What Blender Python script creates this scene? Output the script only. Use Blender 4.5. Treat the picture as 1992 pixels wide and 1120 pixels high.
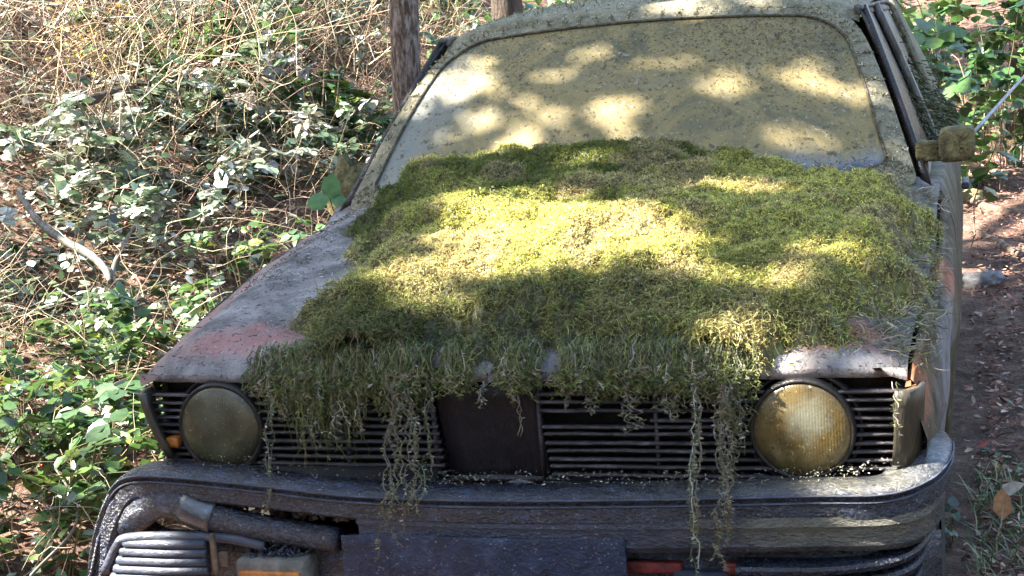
import bpy, math, random
import numpy as np
from mathutils import Vector, Matrix

scene = bpy.context.scene
for o in list(bpy.data.objects):
    bpy.data.objects.remove(o)
COL = scene.collection
R = math.radians

# ------------------------------------------------------------------ camera
CAM = np.array([0.87342, -2.5575, 1.39014])
YAW, PITCH, ROLL, FPX = 0.30839, 0.18022, -0.08361, 2900.16
fw = np.array([-math.sin(YAW)*math.cos(PITCH), math.cos(YAW)*math.cos(PITCH), -math.sin(PITCH)])
r0 = np.array([math.cos(YAW), math.sin(YAW), 0.0])
u0 = np.cross(r0, fw)
rt = math.cos(ROLL)*r0 + math.sin(ROLL)*u0
up = -math.sin(ROLL)*r0 + math.cos(ROLL)*u0
cd = bpy.data.cameras.new("camera")
cam = bpy.data.objects.new("camera", cd)
COL.objects.link(cam)
m = Matrix(((rt[0], up[0], -fw[0], CAM[0]), (rt[1], up[1], -fw[1], CAM[1]), (rt[2], up[2], -fw[2], CAM[2]), (0, 0, 0, 1)))
cam.matrix_world = m
cd.sensor_fit = 'HORIZONTAL'
cd.sensor_width = 36.0
cd.lens = FPX/1992*36.0
cd.clip_start = 0.05
cd.clip_end = 600
scene.camera = cam

# ------------------------------------------------------------------ light
SUNV = np.array([-0.72, -0.27, 0.86]); SUNV = SUNV/np.linalg.norm(SUNV)
SUN_EL = math.asin(SUNV[2]); SUN_AZ = math.atan2(SUNV[0], SUNV[1])
w = bpy.data.worlds.new("World"); scene.world = w; w.use_nodes = True
nt = w.node_tree; bg = nt.nodes['Background']
sky = nt.nodes.new('ShaderNodeTexSky'); sky.sky_type = 'NISHITA'; sky.sun_disc = False
sky.sun_elevation = SUN_EL; sky.sun_rotation = SUN_AZ
sky.air_density = 1.2; sky.dust_density = 1.5
nt.links.new(sky.outputs[0], bg.inputs[0]); bg.inputs[1].default_value = 0.093
sd = bpy.data.lights.new("sun", 'SUN'); sd.energy = 5.0; sd.angle = R(0.5); sd.color = (1.0, 0.93, 0.82)
so = bpy.data.objects.new("sun", sd); COL.objects.link(so)
so.rotation_euler = Vector(SUNV).to_track_quat('Z', 'Y').to_euler()
so.location = (-8, 4, 12)
scene.view_settings.view_transform = 'Standard'
scene.view_settings.look = 'None'
scene.view_settings.exposure = 3.05
scene.view_settings.gamma = 1.0

# ------------------------------------------------------------------ helpers
rng = np.random.default_rng(7)
random.seed(7)

def ray(u, v):
    d = fw + rt*(u-996)/FPX - up*(v-560)/FPX
    return CAM, d
def at(u, v, y):
    o, d = ray(u, v); t = (y-o[1])/d[1]
    return o + t*d

def tag(o, label=None, cat=None, group=None, kind=None):
    if label: o['label'] = label
    if cat: o['category'] = cat
    if group: o['group'] = group
    if kind: o['kind'] = kind
    return o
def empty(name, loc=(0, 0, 0)):
    o = bpy.data.objects.new(name, None); COL.objects.link(o); o.location = loc
    o.empty_display_size = 0.1
    return o

def hash2(ix, iy, s):
    h = (ix.astype(np.int64)*374761393 + iy.astype(np.int64)*668265263 + s*1442695041) & 0x7fffffff
    h = ((h ^ (h >> 13))*1274126177) & 0x7fffffff
    return ((h ^ (h >> 16)) & 0xffff)/65535.0
def vn(x, y, s=0):
    x = np.asarray(x, float); y = np.asarray(y, float)
    ix = np.floor(x); iy = np.floor(y); fx = x-ix; fy = y-iy
    fx = fx*fx*(3-2*fx); fy = fy*fy*(3-2*fy)
    a = hash2(ix, iy, s); b = hash2(ix+1, iy, s); c = hash2(ix, iy+1, s); d = hash2(ix+1, iy+1, s)
    return (a*(1-fx)+b*fx)*(1-fy)+(c*(1-fx)+d*fx)*fy
def fbm(x, y, s=0, n=4):
    t = 0; a = 1; tot = 0
    for k in range(n):
        t = t + a*vn(np.asarray(x)*2**k+k*17.3, np.asarray(y)*2**k+k*9.1, s+k); tot += a; a *= .5
    return t/tot
def sstep(a, b, x):
    t = np.clip((x-a)/(b-a), 0, 1); return t*t*(3-2*t)

def mesh_np(name, V, F, mat, parent=None, col=None, smooth=True, mats=None, mi=None):
    V = np.asarray(V, float).reshape(-1, 3); F = np.asarray(F, int)
    me = bpy.data.meshes.new(name)
    n, k = F.shape
    me.vertices.add(len(V)); me.vertices.foreach_set('co', V.ravel())
    me.loops.add(n*k); me.loops.foreach_set('vertex_index', F.ravel().astype(np.int32))
    me.polygons.add(n); me.polygons.foreach_set('loop_start', np.arange(0, n*k, k, dtype=np.int32))
    try: me.polygons.foreach_set('loop_total', np.full(n, k, dtype=np.int32))
    except Exception: pass
    me.update(calc_edges=True)
    if smooth: me.polygons.foreach_set('use_smooth', np.ones(n, bool))
    if col is not None:
        c = np.ones((len(V), 4)); c[:, :3] = np.asarray(col).reshape(-1, 3)
        at_ = me.color_attributes.new('Col', 'FLOAT_COLOR', 'POINT'); at_.data.foreach_set('color', c.ravel())
    me.materials.append(mat)
    o = bpy.data.objects.new(name, me); COL.objects.link(o)
    if parent: o.parent = parent
    return o

class MB:
    def __init__(s): s.v = []; s.f = []
    def add(s, V, F):
        n = len(s.v); s.v += [tuple(p) for p in V]; s.f += [tuple(i+n for i in f) for f in F]; return s
    def grid(s, P, flip=False, closeu=False, closev=False):
        P = np.asarray(P); a, b = P.shape[:2]; F = []
        for i in range(a-1+closeu):
            for j in range(b-1+closev):
                i2 = (i+1) % a; j2 = (j+1) % b
                q = (i*b+j, i2*b+j, i2*b+j2, i*b+j2)
                F.append(q[::-1] if flip else q)
        return s.add(P.reshape(-1, 3), F)
    def box(s, c, d, rot=None):
        d = np.array(d)/2.; V = np.array([(x, y, z) for x in (-1, 1) for y in (-1, 1) for z in (-1, 1)], float)*d
        if rot is not None: V = V@np.array(rot).T
        return s.add(V+np.array(c), [(0, 1, 3, 2), (4, 6, 7, 5), (0, 4, 5, 1), (2, 3, 7, 6), (0, 2, 6, 4), (1, 5, 7, 3)])
    def tube(s, P, r, n=8, cap=True):
        P = np.asarray(P, float); K = len(P); r = np.broadcast_to(r, (K,))
        T = np.gradient(P, axis=0); T /= np.linalg.norm(T, axis=1)[:, None]+1e-9
        ref = np.array([0, 0, 1.]) if abs(T[0][2]) < .9 else np.array([1., 0, 0])
        V = []
        N = np.cross(T[0], ref); N /= np.linalg.norm(N)
        for k in range(K):
            N = N-T[k]*(N@T[k]); N /= np.linalg.norm(N)+1e-9; B = np.cross(T[k], N)
            for j in range(n):
                a = 2*math.pi*j/n; V.append(P[k]+r[k]*(math.cos(a)*N+math.sin(a)*B))
        F = [(k*n+j, k*n+(j+1) % n, (k+1)*n+(j+1) % n, (k+1)*n+j) for k in range(K-1) for j in range(n)]
        if cap: F += [tuple(range(n))[::-1], tuple((K-1)*n+j for j in range(n))]
        return s.add(V, F)
    def sweep(s, path, prof, upv=(0, 0, 1), cap=True):
        # path (K,3); prof (M,2) as (outward, up); outward = T x up
        P = np.asarray(path, float); T = np.gradient(P, axis=0); T /= np.linalg.norm(T, axis=1)[:, None]
        V = []; M = len(prof)
        for k in range(len(P)):
            pr = prof if not callable(prof) else prof(k)
            u_ = np.array(upv, float); o_ = np.cross(T[k], u_); o_ /= np.linalg.norm(o_); u2 = np.cross(o_, T[k])
            for a, b in pr: V.append(P[k]+a*o_+b*u2)
        K = len(P)
        F = [(k*M+j, (k+1)*M+j, (k+1)*M+(j+1) % M, k*M+(j+1) % M) for k in range(K-1) for j in range(M)]
        if cap: F += [tuple(range(M)), tuple((K-1)*M+j for j in range(M))[::-1]]
        return s.add(V, F)
    def lathe(s, prof, c, axis=(0, -1, 0), n=48, a0=0, a1=2*math.pi):
        ax = np.array(axis, float); ax /= np.linalg.norm(ax)
        e1 = np.cross(ax, (0, 0, 1.)); e1 /= np.linalg.norm(e1); e2 = np.cross(e1, ax)
        V = []; M = len(prof)
        for i in range(n):
            a = a0+(a1-a0)*i/n
            for r_, h in prof: V.append(np.array(c)+ax*h+r_*(math.cos(a)*e1+math.sin(a)*e2))
        F = [(i*M+j, ((i+1) % n)*M+j, ((i+1) % n)*M+j+1, i*M+j+1) for i in range(n) for j in range(M-1)]
        return s.add(V, F)
    def build(s, name, mat, parent=None, smooth=True, bevel=0, sub=0, solid=0, auto=None):
        me = bpy.data.meshes.new(name); me.from_pydata(s.v, [], s.f); me.update()
        if smooth: me.polygons.foreach_set('use_smooth', np.ones(len(me.polygons), bool))
        me.materials.append(mat)
        o = bpy.data.objects.new(name, me); COL.objects.link(o)
        if parent: o.parent = parent
        if solid:
            md = o.modifiers.new('solid', 'SOLIDIFY'); md.thickness = solid; md.offset = -1
        if bevel:
            md = o.modifiers.new('bevel', 'BEVEL'); md.width = bevel; md.segments = 2; md.limit_method = 'ANGLE'; md.angle_limit = R(40)
        if sub:
            md = o.modifiers.new('sub', 'SUBSURF'); md.levels = sub; md.render_levels = sub
        if auto:
            me.set_sharp_from_angle(angle=R(auto))
        return o

# ------------------------------------------------------------------ materials
def newmat(name):
    mt = bpy.data.materials.new(name); mt.use_nodes = True
    return mt, mt.node_tree, mt.node_tree.nodes['Principled BSDF']
def nd(nt, typ, **kw):
    n = nt.nodes.new(typ)
    for k, v in kw.items():
        if k in n.inputs.keys() if isinstance(k, str) else False: pass
        setattr(n, k, v)
    return n
def noise(nt, vec, scale, detail=6, rough=.6, dist=0):
    n = nt.nodes.new('ShaderNodeTexNoise'); n.inputs['Scale'].default_value = scale; n.inputs['Detail'].default_value = detail
    n.inputs['Roughness'].default_value = rough; n.inputs['Distortion'].default_value = dist
    if vec is not None: nt.links.new(vec, n.inputs['Vector'])
    return n.outputs['Fac']
def ramp(nt, fac, stops):
    n = nt.nodes.new('ShaderNodeValToRGB'); e = n.color_ramp.elements
    while len(e) < len(stops): e.new(.5)
    for k, (p, c) in enumerate(stops):
        e[k].position = p; e[k].color = (*c, 1) if len(c) == 3 else c
    nt.links.new(fac, n.inputs[0]); return n.outputs[0]
def mix(nt, fac, a, b, mode='MIX'):
    n = nt.nodes.new('ShaderNodeMix'); n.data_type = 'RGBA'; n.blend_type = mode
    for sock, val in ((n.inputs[0], fac), (n.inputs[6], a), (n.inputs[7], b)):
        if hasattr(val, 'is_linked'): nt.links.new(val, sock)
        elif isinstance(val, (int, float)): sock.default_value = val
        else: sock.default_value = (*val, 1)
    return n.outputs[2]
def mrange(nt, v, a, b, c=0, d=1):
    n = nt.nodes.new('ShaderNodeMapRange'); n.interpolation_type = 'SMOOTHSTEP'
    nt.links.new(v, n.inputs[0])
    for i, x in enumerate((a, b, c, d)): n.inputs[i+1].default_value = x
    return n.outputs[0]
def mth(nt, op, a, b=None):
    n = nt.nodes.new('ShaderNodeMath'); n.operation = op
    for i, x in enumerate((a, b)):
        if x is None: continue
        if hasattr(x, 'is_linked'): nt.links.new(x, n.inputs[i])
        else: n.inputs[i].default_value = x
    return n.outputs[0]
def scaled(nt, vec, s):
    n = nt.nodes.new('ShaderNodeMapping'); n.inputs['Scale'].default_value = s; nt.links.new(vec, n.inputs[0]); return n.outputs[0]
def grunge(name, stops, scale=12, rough=.8, bump=.3, bscale=120, specks=(), stains=(), aniso=(1, 1, 1), metallic=0, rvar=0.15, spec=.4, bdist=.004, detail=8):
    """layered dirt: base noise ramp, thresholded speck layers (scale, lo, hi, colour), stains (centre, radii, colour, amount)"""
    mt, nt, b = newmat(name)
    tc = nt.nodes.new('ShaderNodeTexCoord').outputs['Object']
    v = scaled(nt, tc, aniso)
    c = ramp(nt, noise(nt, v, scale, detail, .65, .3), stops)
    for (ce, ra, colr, amt) in stains:
        sub = nt.nodes.new('ShaderNodeVectorMath'); sub.operation = 'SUBTRACT'; nt.links.new(tc, sub.inputs[0]); sub.inputs[1].default_value = ce
        dv = nt.nodes.new('ShaderNodeVectorMath'); dv.operation = 'DIVIDE'; nt.links.new(sub.outputs[0], dv.inputs[0]); dv.inputs[1].default_value = ra
        ln = nt.nodes.new('ShaderNodeVectorMath'); ln.operation = 'LENGTH'; nt.links.new(dv.outputs[0], ln.inputs[0])
        d = mth(nt, 'ADD', ln.outputs['Value'], mth(nt, 'MULTIPLY', mth(nt, 'SUBTRACT', noise(nt, tc, 22, 8, .7), .5), 2.2))
        c = mix(nt, mth(nt, 'MULTIPLY', mrange(nt, d, 1.4, .3), amt), c, colr)
    for (sc, lo, hi, colr) in specks:
        c = mix(nt, mrange(nt, noise(nt, v, sc, 5, .6), lo, hi), c, colr)
    nt.links.new(c, b.inputs['Base Color'])
    b.inputs['Metallic'].default_value = metallic
    b.inputs['Specular IOR Level'].default_value = spec
    if rvar: nt.links.new(mrange(nt, noise(nt, v, scale*3), .3, .7, max(0.05, rough-rvar), min(1, rough+rvar)), b.inputs['Roughness'])
    else: b.inputs['Roughness'].default_value = rough
    if bump:
        bn = nt.nodes.new('ShaderNodeBump'); bn.inputs['Strength'].default_value = bump; bn.inputs['Distance'].default_value = bdist
        h = mth(nt, 'ADD', noise(nt, v, bscale, 6, .7), mth(nt, 'MULTIPLY', noise(nt, v, bscale*.25, 5, .6), 1.5))
        nt.links.new(h, bn.inputs['Height']); nt.links.new(bn.outputs[0], b.inputs['Normal'])
    return mt
def vcol(name, rough=.6, spec=.3, trans=.0, nvar=.25, sheen=0, nscale=60):
    """colour per leaf / strand from the mesh, with fine noise; optional translucency"""
    mt, nt, b = newmat(name)
    a = nt.nodes.new('ShaderNodeAttribute'); a.attribute_name = 'Col'
    tc = nt.nodes.new('ShaderNodeTexCoord').outputs['Object']
    f = mrange(nt, noise(nt, tc, nscale, 4, .6), .3, .7, 1-nvar, 1+nvar)
    vm = nt.nodes.new('ShaderNodeVectorMath'); vm.operation = 'SCALE'; nt.links.new(a.outputs['Color'], vm.inputs[0]); nt.links.new(f, vm.inputs['Scale'])
    nt.links.new(vm.outputs[0], b.inputs['Base Color'])
    b.inputs['Roughness'].default_value = rough; b.inputs['Specular IOR Level'].default_value = spec
    if trans:
        t = nt.nodes.new('ShaderNodeBsdfTranslucent'); nt.links.new(vm.outputs[0], t.inputs[0])
        ms = nt.nodes.new('ShaderNodeMixShader'); ms.inputs[0].default_value = trans
        nt.links.new(b.outputs[0], ms.inputs[1]); nt.links.new(t.outputs[0], ms.inputs[2])
        nt.links.new(ms.outputs[0], nt.nodes['Material Output'].inputs[0])
    return mt

M_leaf = vcol('leaf', .33, .8, .3)
M_dry = vcol('dry_litter', .7, .35, .12)
M_twig = vcol('twig', .7, .35)
M_moss = vcol('moss', .5, .5, .3, .2)
M_crust = vcol('lichen_crust', .9, .2)

GREY = [(.30, (.050, .044, .042)), (.44, (.145, .130, .127)), (.56, (.25, .228, .22)), (.76, (.40, .37, .35))]
PINK = (.36, .14, .12)
M_hood = grunge('faded_paint_under_dirt', GREY, 9, .75, .6, 240,
    specks=[(90, .58, .66, (.05, .045, .04)), (150, .60, .70, (.045, .045, .04)), (210, .60, .70, (.40, .38, .36))],
    stains=[((-.57, .10, .80), (.20, .075, .05), PINK, .75), ((.62, .10, .80), (.13, .06, .06), (.45, .12, .08), .9), ((.47, .05, .765), (.05, .03, .03), (.45, .12, .08), .8),
            ((-.745, .45, .8), (.035, .6, .3), (.42, .22, .18), .7), ((.45, .03, .75), (.12, .05, .1), (.6, .5, .45), .6)])
M_side = grunge('olive_dirt_paint', [(.3, (.025, .020, .010)), (.5, (.085, .068, .034)), (.75, (.19, .16, .095))], 14, .7, .5, 140, aniso=(1, 1, .35),
    specks=[(60, .60, .68, (.05, .04, .03)), (90, .62, .7, (.36, .34, .30))],
    stains=[((.80, .05, .70), (.1, .12, .06), (.40, .12, .05), .8), ((.83, .5, .62), (.1, .3, .16), (.30, .30, .33), .8), ((.84, .55, .8), (.1, .1, .05), (.4, .13, .06), .8)])
M_roof = grunge('lichen_crusted_paint', [(.25, (.10, .09, .05)), (.45, (.22, .20, .13)), (.65, (.33, .30, .20)), (.85, (.45, .42, .31))], 22, .9, 1.0, 90,
    specks=[(70, .58, .66, (.10, .08, .045)), (130, .6, .68, (.5, .47, .38))], bdist=.008)
M_seal = grunge('perished_rubber', [(.3, (.03, .025, .018)), (.5, (.09, .075, .05)), (.7, (.22, .19, .12))], 60, .85, .8, 150)
M_black = grunge('grimy_black_plastic_sky_tint', [(.38, (.003, .005, .009)), (.56, (.009, .014, .030)), (.70, (.030, .046, .092)), (.84, (.15, .18, .25))], 34, .20, .8, 170, aniso=(.75, 1, 1.2),  # blue and pale ramp tones stand in for sky reflection on the black plastic
    specks=[(240, .61, .69, (.26, .27, .29)), (75, .62, .7, (.008, .007, .007))], stains=[((.52, -.06, .575), (.36, .07, .035), (.12, .115, .085), .55), ((.80, .03, .62), (.06, .10, .05), (.30, .31, .34), .6)], spec=.8, rvar=.2, bdist=.005)
M_bump_r = grunge('bumper_plastic_algae_sky_tint', [(.34, (.005, .007, .012)), (.52, (.012, .018, .034)), (.68, (.04, .05, .07)), (.85, (.14, .15, .15))], 24, .32, 1.0, 150, aniso=(.6, 1, 1.3),  # bluish ramp and blue middle patch paint in the sky reflection
    specks=[(220, .61, .69, (.28, .27, .22)), (70, .62, .7, (.01, .01, .012))], stains=[((.0, -.13, .48), (.4, .05, .05), (.05, .062, .10), .7), ((.66, -.1, .5), (.25, .1, .05), (.16, .15, .10), .7)], spec=.7, rvar=.2, bdist=.005)
M_slat = grunge('dusty_slat', [(.3, (.007, .005, .006)), (.5, (.020, .015, .017)), (.62, (.065, .053, .056)), (.8, (.22, .19, .19))], 50, .42, .8, 180, aniso=(.35, 1, 1), spec=.7)
M_core = grunge('rusty_radiator_panel', [(.3, (.004, .0025, .0035)), (.6, (.009, .005, .007)), (.85, (.024, .015, .018))], 14, .55, .4, 300, aniso=(1, 1, .4))
M_dark = grunge('dark_cavity', [(.3, (.006, .005, .005)), (.7, (.015, .013, .012))], 20, .9, .2, 80)
M_sideglass = grunge('dark_side_glass', [(.3, (.008, .007, .006)), (.6, (.022, .016, .013)), (.85, (.06, .05, .04))], 12, .35, .3, 80, aniso=(1, 3, 1))
M_plate = grunge('dark_blue_plate', [(.34, (.006, .011, .028)), (.54, (.016, .028, .066)), (.72, (.045, .07, .14)), (.9, (.18, .22, .30))], 22, .38, .8, 150, aniso=(.8, 1, 1), specks=[(210, .61, .69, (.24, .26, .30)), (60, .62, .7, (.008, .008, .012))], spec=.45)  # navy base pushed bluer to imitate reflected sky
M_sleeve = grunge('glossy_dark_sleeve', [(.3, (.02, .024, .03)), (.6, (.05, .06, .075)), (.85, (.2, .22, .25))], 30, .16, .3, 100, spec=1.0, rvar=.05)
M_bezel = grunge('dark_lamp_rim', [(.3, (.006, .005, .005)), (.6, (.018, .016, .015)), (.85, (.06, .055, .05))], 40, .45, .3, 120)
M_red = grunge('weathered_red_valance', [(.3, (.03, .008, .007)), (.52, (.15, .018, .016)), (.8, (.28, .05, .04))], 24, .5, .5, 140, specks=[(90, .6, .7, (.05, .04, .035))])
M_rib = grunge('grimy_grey_blue_plastic', [(.3, (.018, .022, .034)), (.55, (.045, .055, .085)), (.8, (.12, .14, .18))], 30, .5, .7, 120, aniso=(.5, 1, 1), specks=[(120, .6, .68, (.03, .03, .03))], spec=.6)
M_hous = grunge('grey_lamp_housing', [(.3, (.07, .065, .055)), (.55, (.16, .15, .13)), (.8, (.32, .31, .28))], 30, .7, .7, 110)
M_rust = grunge('rusty_bracket', [(.3, (.05, .03, .02)), (.55, (.13, .09, .06)), (.8, (.30, .27, .22))], 40, .7, .6, 120)
M_tyre = grunge('tyre_rubber', [(.3, (.015, .015, .014)), (.7, (.05, .045, .035))], 30, .85, .5, 80)
M_amber = grunge('dirty_amber_lens', [(.3, (.20, .06, .01)), (.6, (.5, .16, .02)), (.85, (.62, .34, .12))], 30, .35, .4, 100, spec=.6)
M_corner = grunge('algae_covered_lamp', [(.3, (.018, .016, .012)), (.5, (.045, .037, .022)), (.72, (.13, .085, .035)), (.88, (.20, .17, .12))], 18, .5, .5, 90, aniso=(1, 1, .4), spec=.6)
M_chrome = grunge('tarnished_steel', [(.3, (.2, .2, .2)), (.7, (.5, .5, .5))], 30, .35, .2, 90, metallic=.9)
M_reflector = grunge('tarnished_reflector', [(.3, (.55, .55, .56)), (.7, (.85, .86, .88))], 30, .42, .1, 90, metallic=.85, rvar=.05)
M_frame = grunge('pale_window_frame', [(.3, (.04, .035, .025)), (.5, (.13, .12, .10)), (.75, (.34, .33, .31))], 26, .6, .5, 100, aniso=(1, .4, .4))
M_mirror = grunge('mossy_mirror_housing', [(.3, (.05, .04, .018)), (.48, (.16, .13, .055)), (.62, (.26, .215, .09)), (.8, (.40, .34, .2))], 24, .8, 1.0, 70, bdist=.012, specks=[(70, .62, .7, (.05, .045, .03))])
M_bark = grunge('pine_bark', [(.34, (.05, .03, .02)), (.47, (.14, .09, .062)), (.56, (.30, .23, .19)), (.8, (.50, .44, .40))], 65, .85, 1.0, 60, aniso=(1, 1, .28), bdist=.02)
M_bark2 = grunge('dark_bark', [(.3, (.03, .022, .016)), (.6, (.09, .065, .05)), (.85, (.2, .16, .13))], 18, .9, 1.0, 50, aniso=(1, 1, .3), bdist=.02)
M_root = grunge('root_bark', [(.3, (.07, .045, .03)), (.5, (.17, .12, .085)), (.75, (.33, .26, .2))], 20, .9, 1.0, 60, bdist=.02)
M_stone = grunge('mossy_stone', [(.3, (.08, .075, .03)), (.5, (.22, .19, .08)), (.75, (.42, .36, .2))], 14, .9, 1.0, 60, bdist=.02)
M_white = grunge('pale_stone', [(.3, (.07, .07, .068)), (.7, (.22, .22, .225))], 24, .8, .8, 60)
M_rope = grunge('weathered_steel_rod', [(.3, (.3, .3, .31)), (.7, (.6, .6, .62))], 60, .4, .2, 100, spec=.6)
M_berry, _n, _b = newmat('red_berry'); _b.inputs['Base Color'].default_value = (.35, .012, .015, 1); _b.inputs['Roughness'].default_value = .25

# dirt-covered windscreen glass: milky ochre film with cleaner, glossier grey-blue patches
def glassmat():
    mt, nt, b = newmat('dirt_filmed_glass')
    tc = nt.nodes.new('ShaderNodeTexCoord').outputs['Object']
    n1 = noise(nt, tc, 5.0, 9, .68, .8)
    c = ramp(nt, n1, [(.30, (.08, .08, .05)), (.42, (.16, .135, .06)), (.52, (.26, .20, .08)), (.60, (.20, .17, .09)), (.70, (.34, .26, .11))])
    # bluish cleaner band along the base and the lower left
    sub = nt.nodes.new('ShaderNodeSeparateXYZ'); nt.links.new(tc, sub.inputs[0])
    zb = mth(nt, 'ADD', sub.outputs['Z'], mth(nt, 'MULTIPLY', noise(nt, tc, 9, 6, .6), .10))
    c = mix(nt, mrange(nt, zb, 1.07, 1.0), c, (.22, .225, .23))
    c = mix(nt, mrange(nt, mth(nt, 'ADD', sub.outputs['Z'], mth(nt, 'MULTIPLY', noise(nt, tc, 25, 5, .6), .05)), 1.005, .985), c, (.07, .085, .14))
    c = mix(nt, mrange(nt, mth(nt, 'ADD', sub.outputs['X'], mth(nt, 'MULTIPLY', noise(nt, tc, 6, 6, .6), .35)), -.20, -.42), c, (.19, .20, .175))
    c = mix(nt, mrange(nt, noise(nt, tc, 55, 5, .6), .585, .64), c, (.09, .075, .04))
    c = mix(nt, mrange(nt, noise(nt, scaled(nt, tc, (1, 1, .7)), 100, 4, .6), .60, .66), c, (.30, .26, .18))
    nt.links.new(c, b.inputs['Base Color'])
    nt.links.new(mrange(nt, n1, .35, .7, .6, .85), b.inputs['Roughness'])
    b.inputs['Specular IOR Level'].default_value = .5
    bn = nt.nodes.new('ShaderNodeBump'); bn.inputs['Strength'].default_value = .35; bn.inputs['Distance'].default_value = .003
    nt.links.new(mth(nt, 'ADD', noise(nt, tc, 70, 6, .65), noise(nt, tc, 260, 3, .6)), bn.inputs['Height'])
    nt.links.new(bn.outputs[0], b.inputs['Normal'])
    return mt
M_glass = glassmat()
def lensmat(name, stops, dirt_lo, dirt_hi, cen):
    mt, nt, b = newmat(name)
    tc = nt.nodes.new('ShaderNodeTexCoord').outputs['Object']
    c = ramp(nt, noise(nt, tc, 16, 8, .65, .4), stops)
    c = mix(nt, mrange(nt, noise(nt, tc, 130, 5, .7), .6, .68), c, (.28, .25, .14))
    c = mix(nt, mrange(nt, noise(nt, tc, 70, 4, .6), .64, .7), c, (.04, .03, .015))
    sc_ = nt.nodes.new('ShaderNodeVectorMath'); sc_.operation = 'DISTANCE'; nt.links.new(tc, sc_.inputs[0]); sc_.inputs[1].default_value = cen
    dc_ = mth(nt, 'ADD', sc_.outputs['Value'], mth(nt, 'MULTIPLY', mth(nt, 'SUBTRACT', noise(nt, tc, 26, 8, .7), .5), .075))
    c = mix(nt, mth(nt, 'MULTIPLY', mrange(nt, dc_, .056, .008), .75 if cen[0] > 0 else .25), c, (.20, .21, .16))  # painted reflection: pale centre, strong on the right lens, faint on the left
    c = mix(nt, mth(nt, 'MULTIPLY', mrange(nt, dc_, .075, .115), .8), c, (.022, .018, .008))
    nt.links.new(c, b.inputs['Base Color']); b.inputs['Roughness'].default_value = .28; b.inputs['Specular IOR Level'].default_value = .7
    g = nt.nodes.new('ShaderNodeBsdfGlass'); g.inputs['Roughness'].default_value = .18; g.inputs['IOR'].default_value = 1.12; g.inputs['Color'].default_value = (.85, .8, .6, 1)
    wv = nt.nodes.new('ShaderNodeTexWave'); wv.inputs['Scale'].default_value = 62; wv.inputs['Distortion'].default_value = .4; nt.links.new(tc, wv.inputs['Vector'])
    bn = nt.nodes.new('ShaderNodeBump'); bn.inputs['Strength'].default_value = .35; bn.inputs['Distance'].default_value = .002
    nt.links.new(mth(nt, 'ADD', mth(nt, 'MULTIPLY', wv.outputs['Fac'], .2), mth(nt, 'MULTIPLY', noise(nt, tc, 140, 5, .6), .9)), bn.inputs['Height'])
    nt.links.new(bn.outputs[0], b.inputs['Normal']); nt.links.new(bn.outputs[0], g.inputs['Normal'])
    ms = nt.nodes.new('ShaderNodeMixShader')
    sb = nt.nodes.new('ShaderNodeVectorMath'); sb.operation = 'DISTANCE'; nt.links.new(tc, sb.inputs[0]); sb.inputs[1].default_value = cen
    dd_ = mth(nt, 'ADD', sb.outputs['Value'], mth(nt, 'MULTIPLY', mth(nt, 'SUBTRACT', noise(nt, tc, 18, 7, .65), .5), .09))
    nt.links.new(mrange(nt, dd_, .015, .07, dirt_lo, dirt_hi), ms.inputs[0])
    nt.links.new(g.outputs[0], ms.inputs[1]); nt.links.new(b.outputs[0], ms.inputs[2])
    nt.links.new(ms.outputs[0], nt.nodes['Material Output'].inputs[0])
    return mt
M_lensL = lensmat('algae_filmed_lens', [(.3, (.028, .028, .014)), (.5, (.060, .056, .026)), (.75, (.12, .11, .06))], .8, .95, (-.575, -.02, .665))
M_lensR = lensmat('amber_filmed_lens_painted_glint', [(.3, (.050, .034, .008)), (.5, (.11, .075, .02)), (.75, (.20, .16, .07))], .78, .95, (.585, -.02, .655))

# ------------------------------------------------------------------ terrain
def ground_z(x, y):
    x = np.asarray(x, float); y = np.asarray(y, float)
    s = np.maximum(0, -x-1.05)
    z = .26*s+.055*s*s
    z = np.minimum(z, 3.2+.05*s)
    z = z+np.maximum(0, y-3)*.05+np.maximum(0, y-8)*.12*sstep(8, 12, y)
    z = z+np.maximum(0, x-3)*.10
    far = sstep(30, 60, np.hypot(x, y)); z = z*(1-far)+7*far
    z = z+(fbm(x*1.3, y*1.3, 3)-.5)*.16*sstep(.9, 1.6, np.abs(x-.0)+np.maximum(0, y-4))
    z = z+(fbm(x*6, y*6, 5)-.5)*.05
    return z
def on_ground(u, v):
    o, d = ray(u, v); t = 1.5
    for k in range(900):
        P = o+d*t
        if P[2] < float(ground_z(P[0], P[1])): break
        t += .03
    return o+d*t
xs = np.concatenate([-np.geomspace(4, 160, 26)[::-1]-2, np.arange(-5.9, 4, .06), np.geomspace(4, 160, 24)])
ys = np.concatenate([-np.geomspace(1, 150, 22)[::-1]-1, np.arange(-1.9, 13, .08), np.geomspace(13.2, 170, 26)])
X, Y = np.meshgrid(xs, ys, indexing='ij'); Z = ground_z(X, Y)
a, b_ = X.shape; idx = np.arange(a*b_).reshape(a, b_)
F = np.stack([idx[:-1, :-1], idx[1:, :-1], idx[1:, 1:], idx[:-1, 1:]], -1).reshape(-1, 4)
M_ground = grunge('woodland_floor', [(.25, (.038, .021, .014)), (.45, (.12, .066, .044)), (.6, (.22, .13, .092)), (.8, (.36, .25, .19))], 9, .95, 1.0, 40,
    specks=[(38, .6, .68, (.03, .02, .014)), (60, .62, .7, (.36, .28, .2))], bdist=.03)
tag(mesh_np('ground', np.stack([X, Y, Z], -1), F, M_ground), kind='structure')

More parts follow.
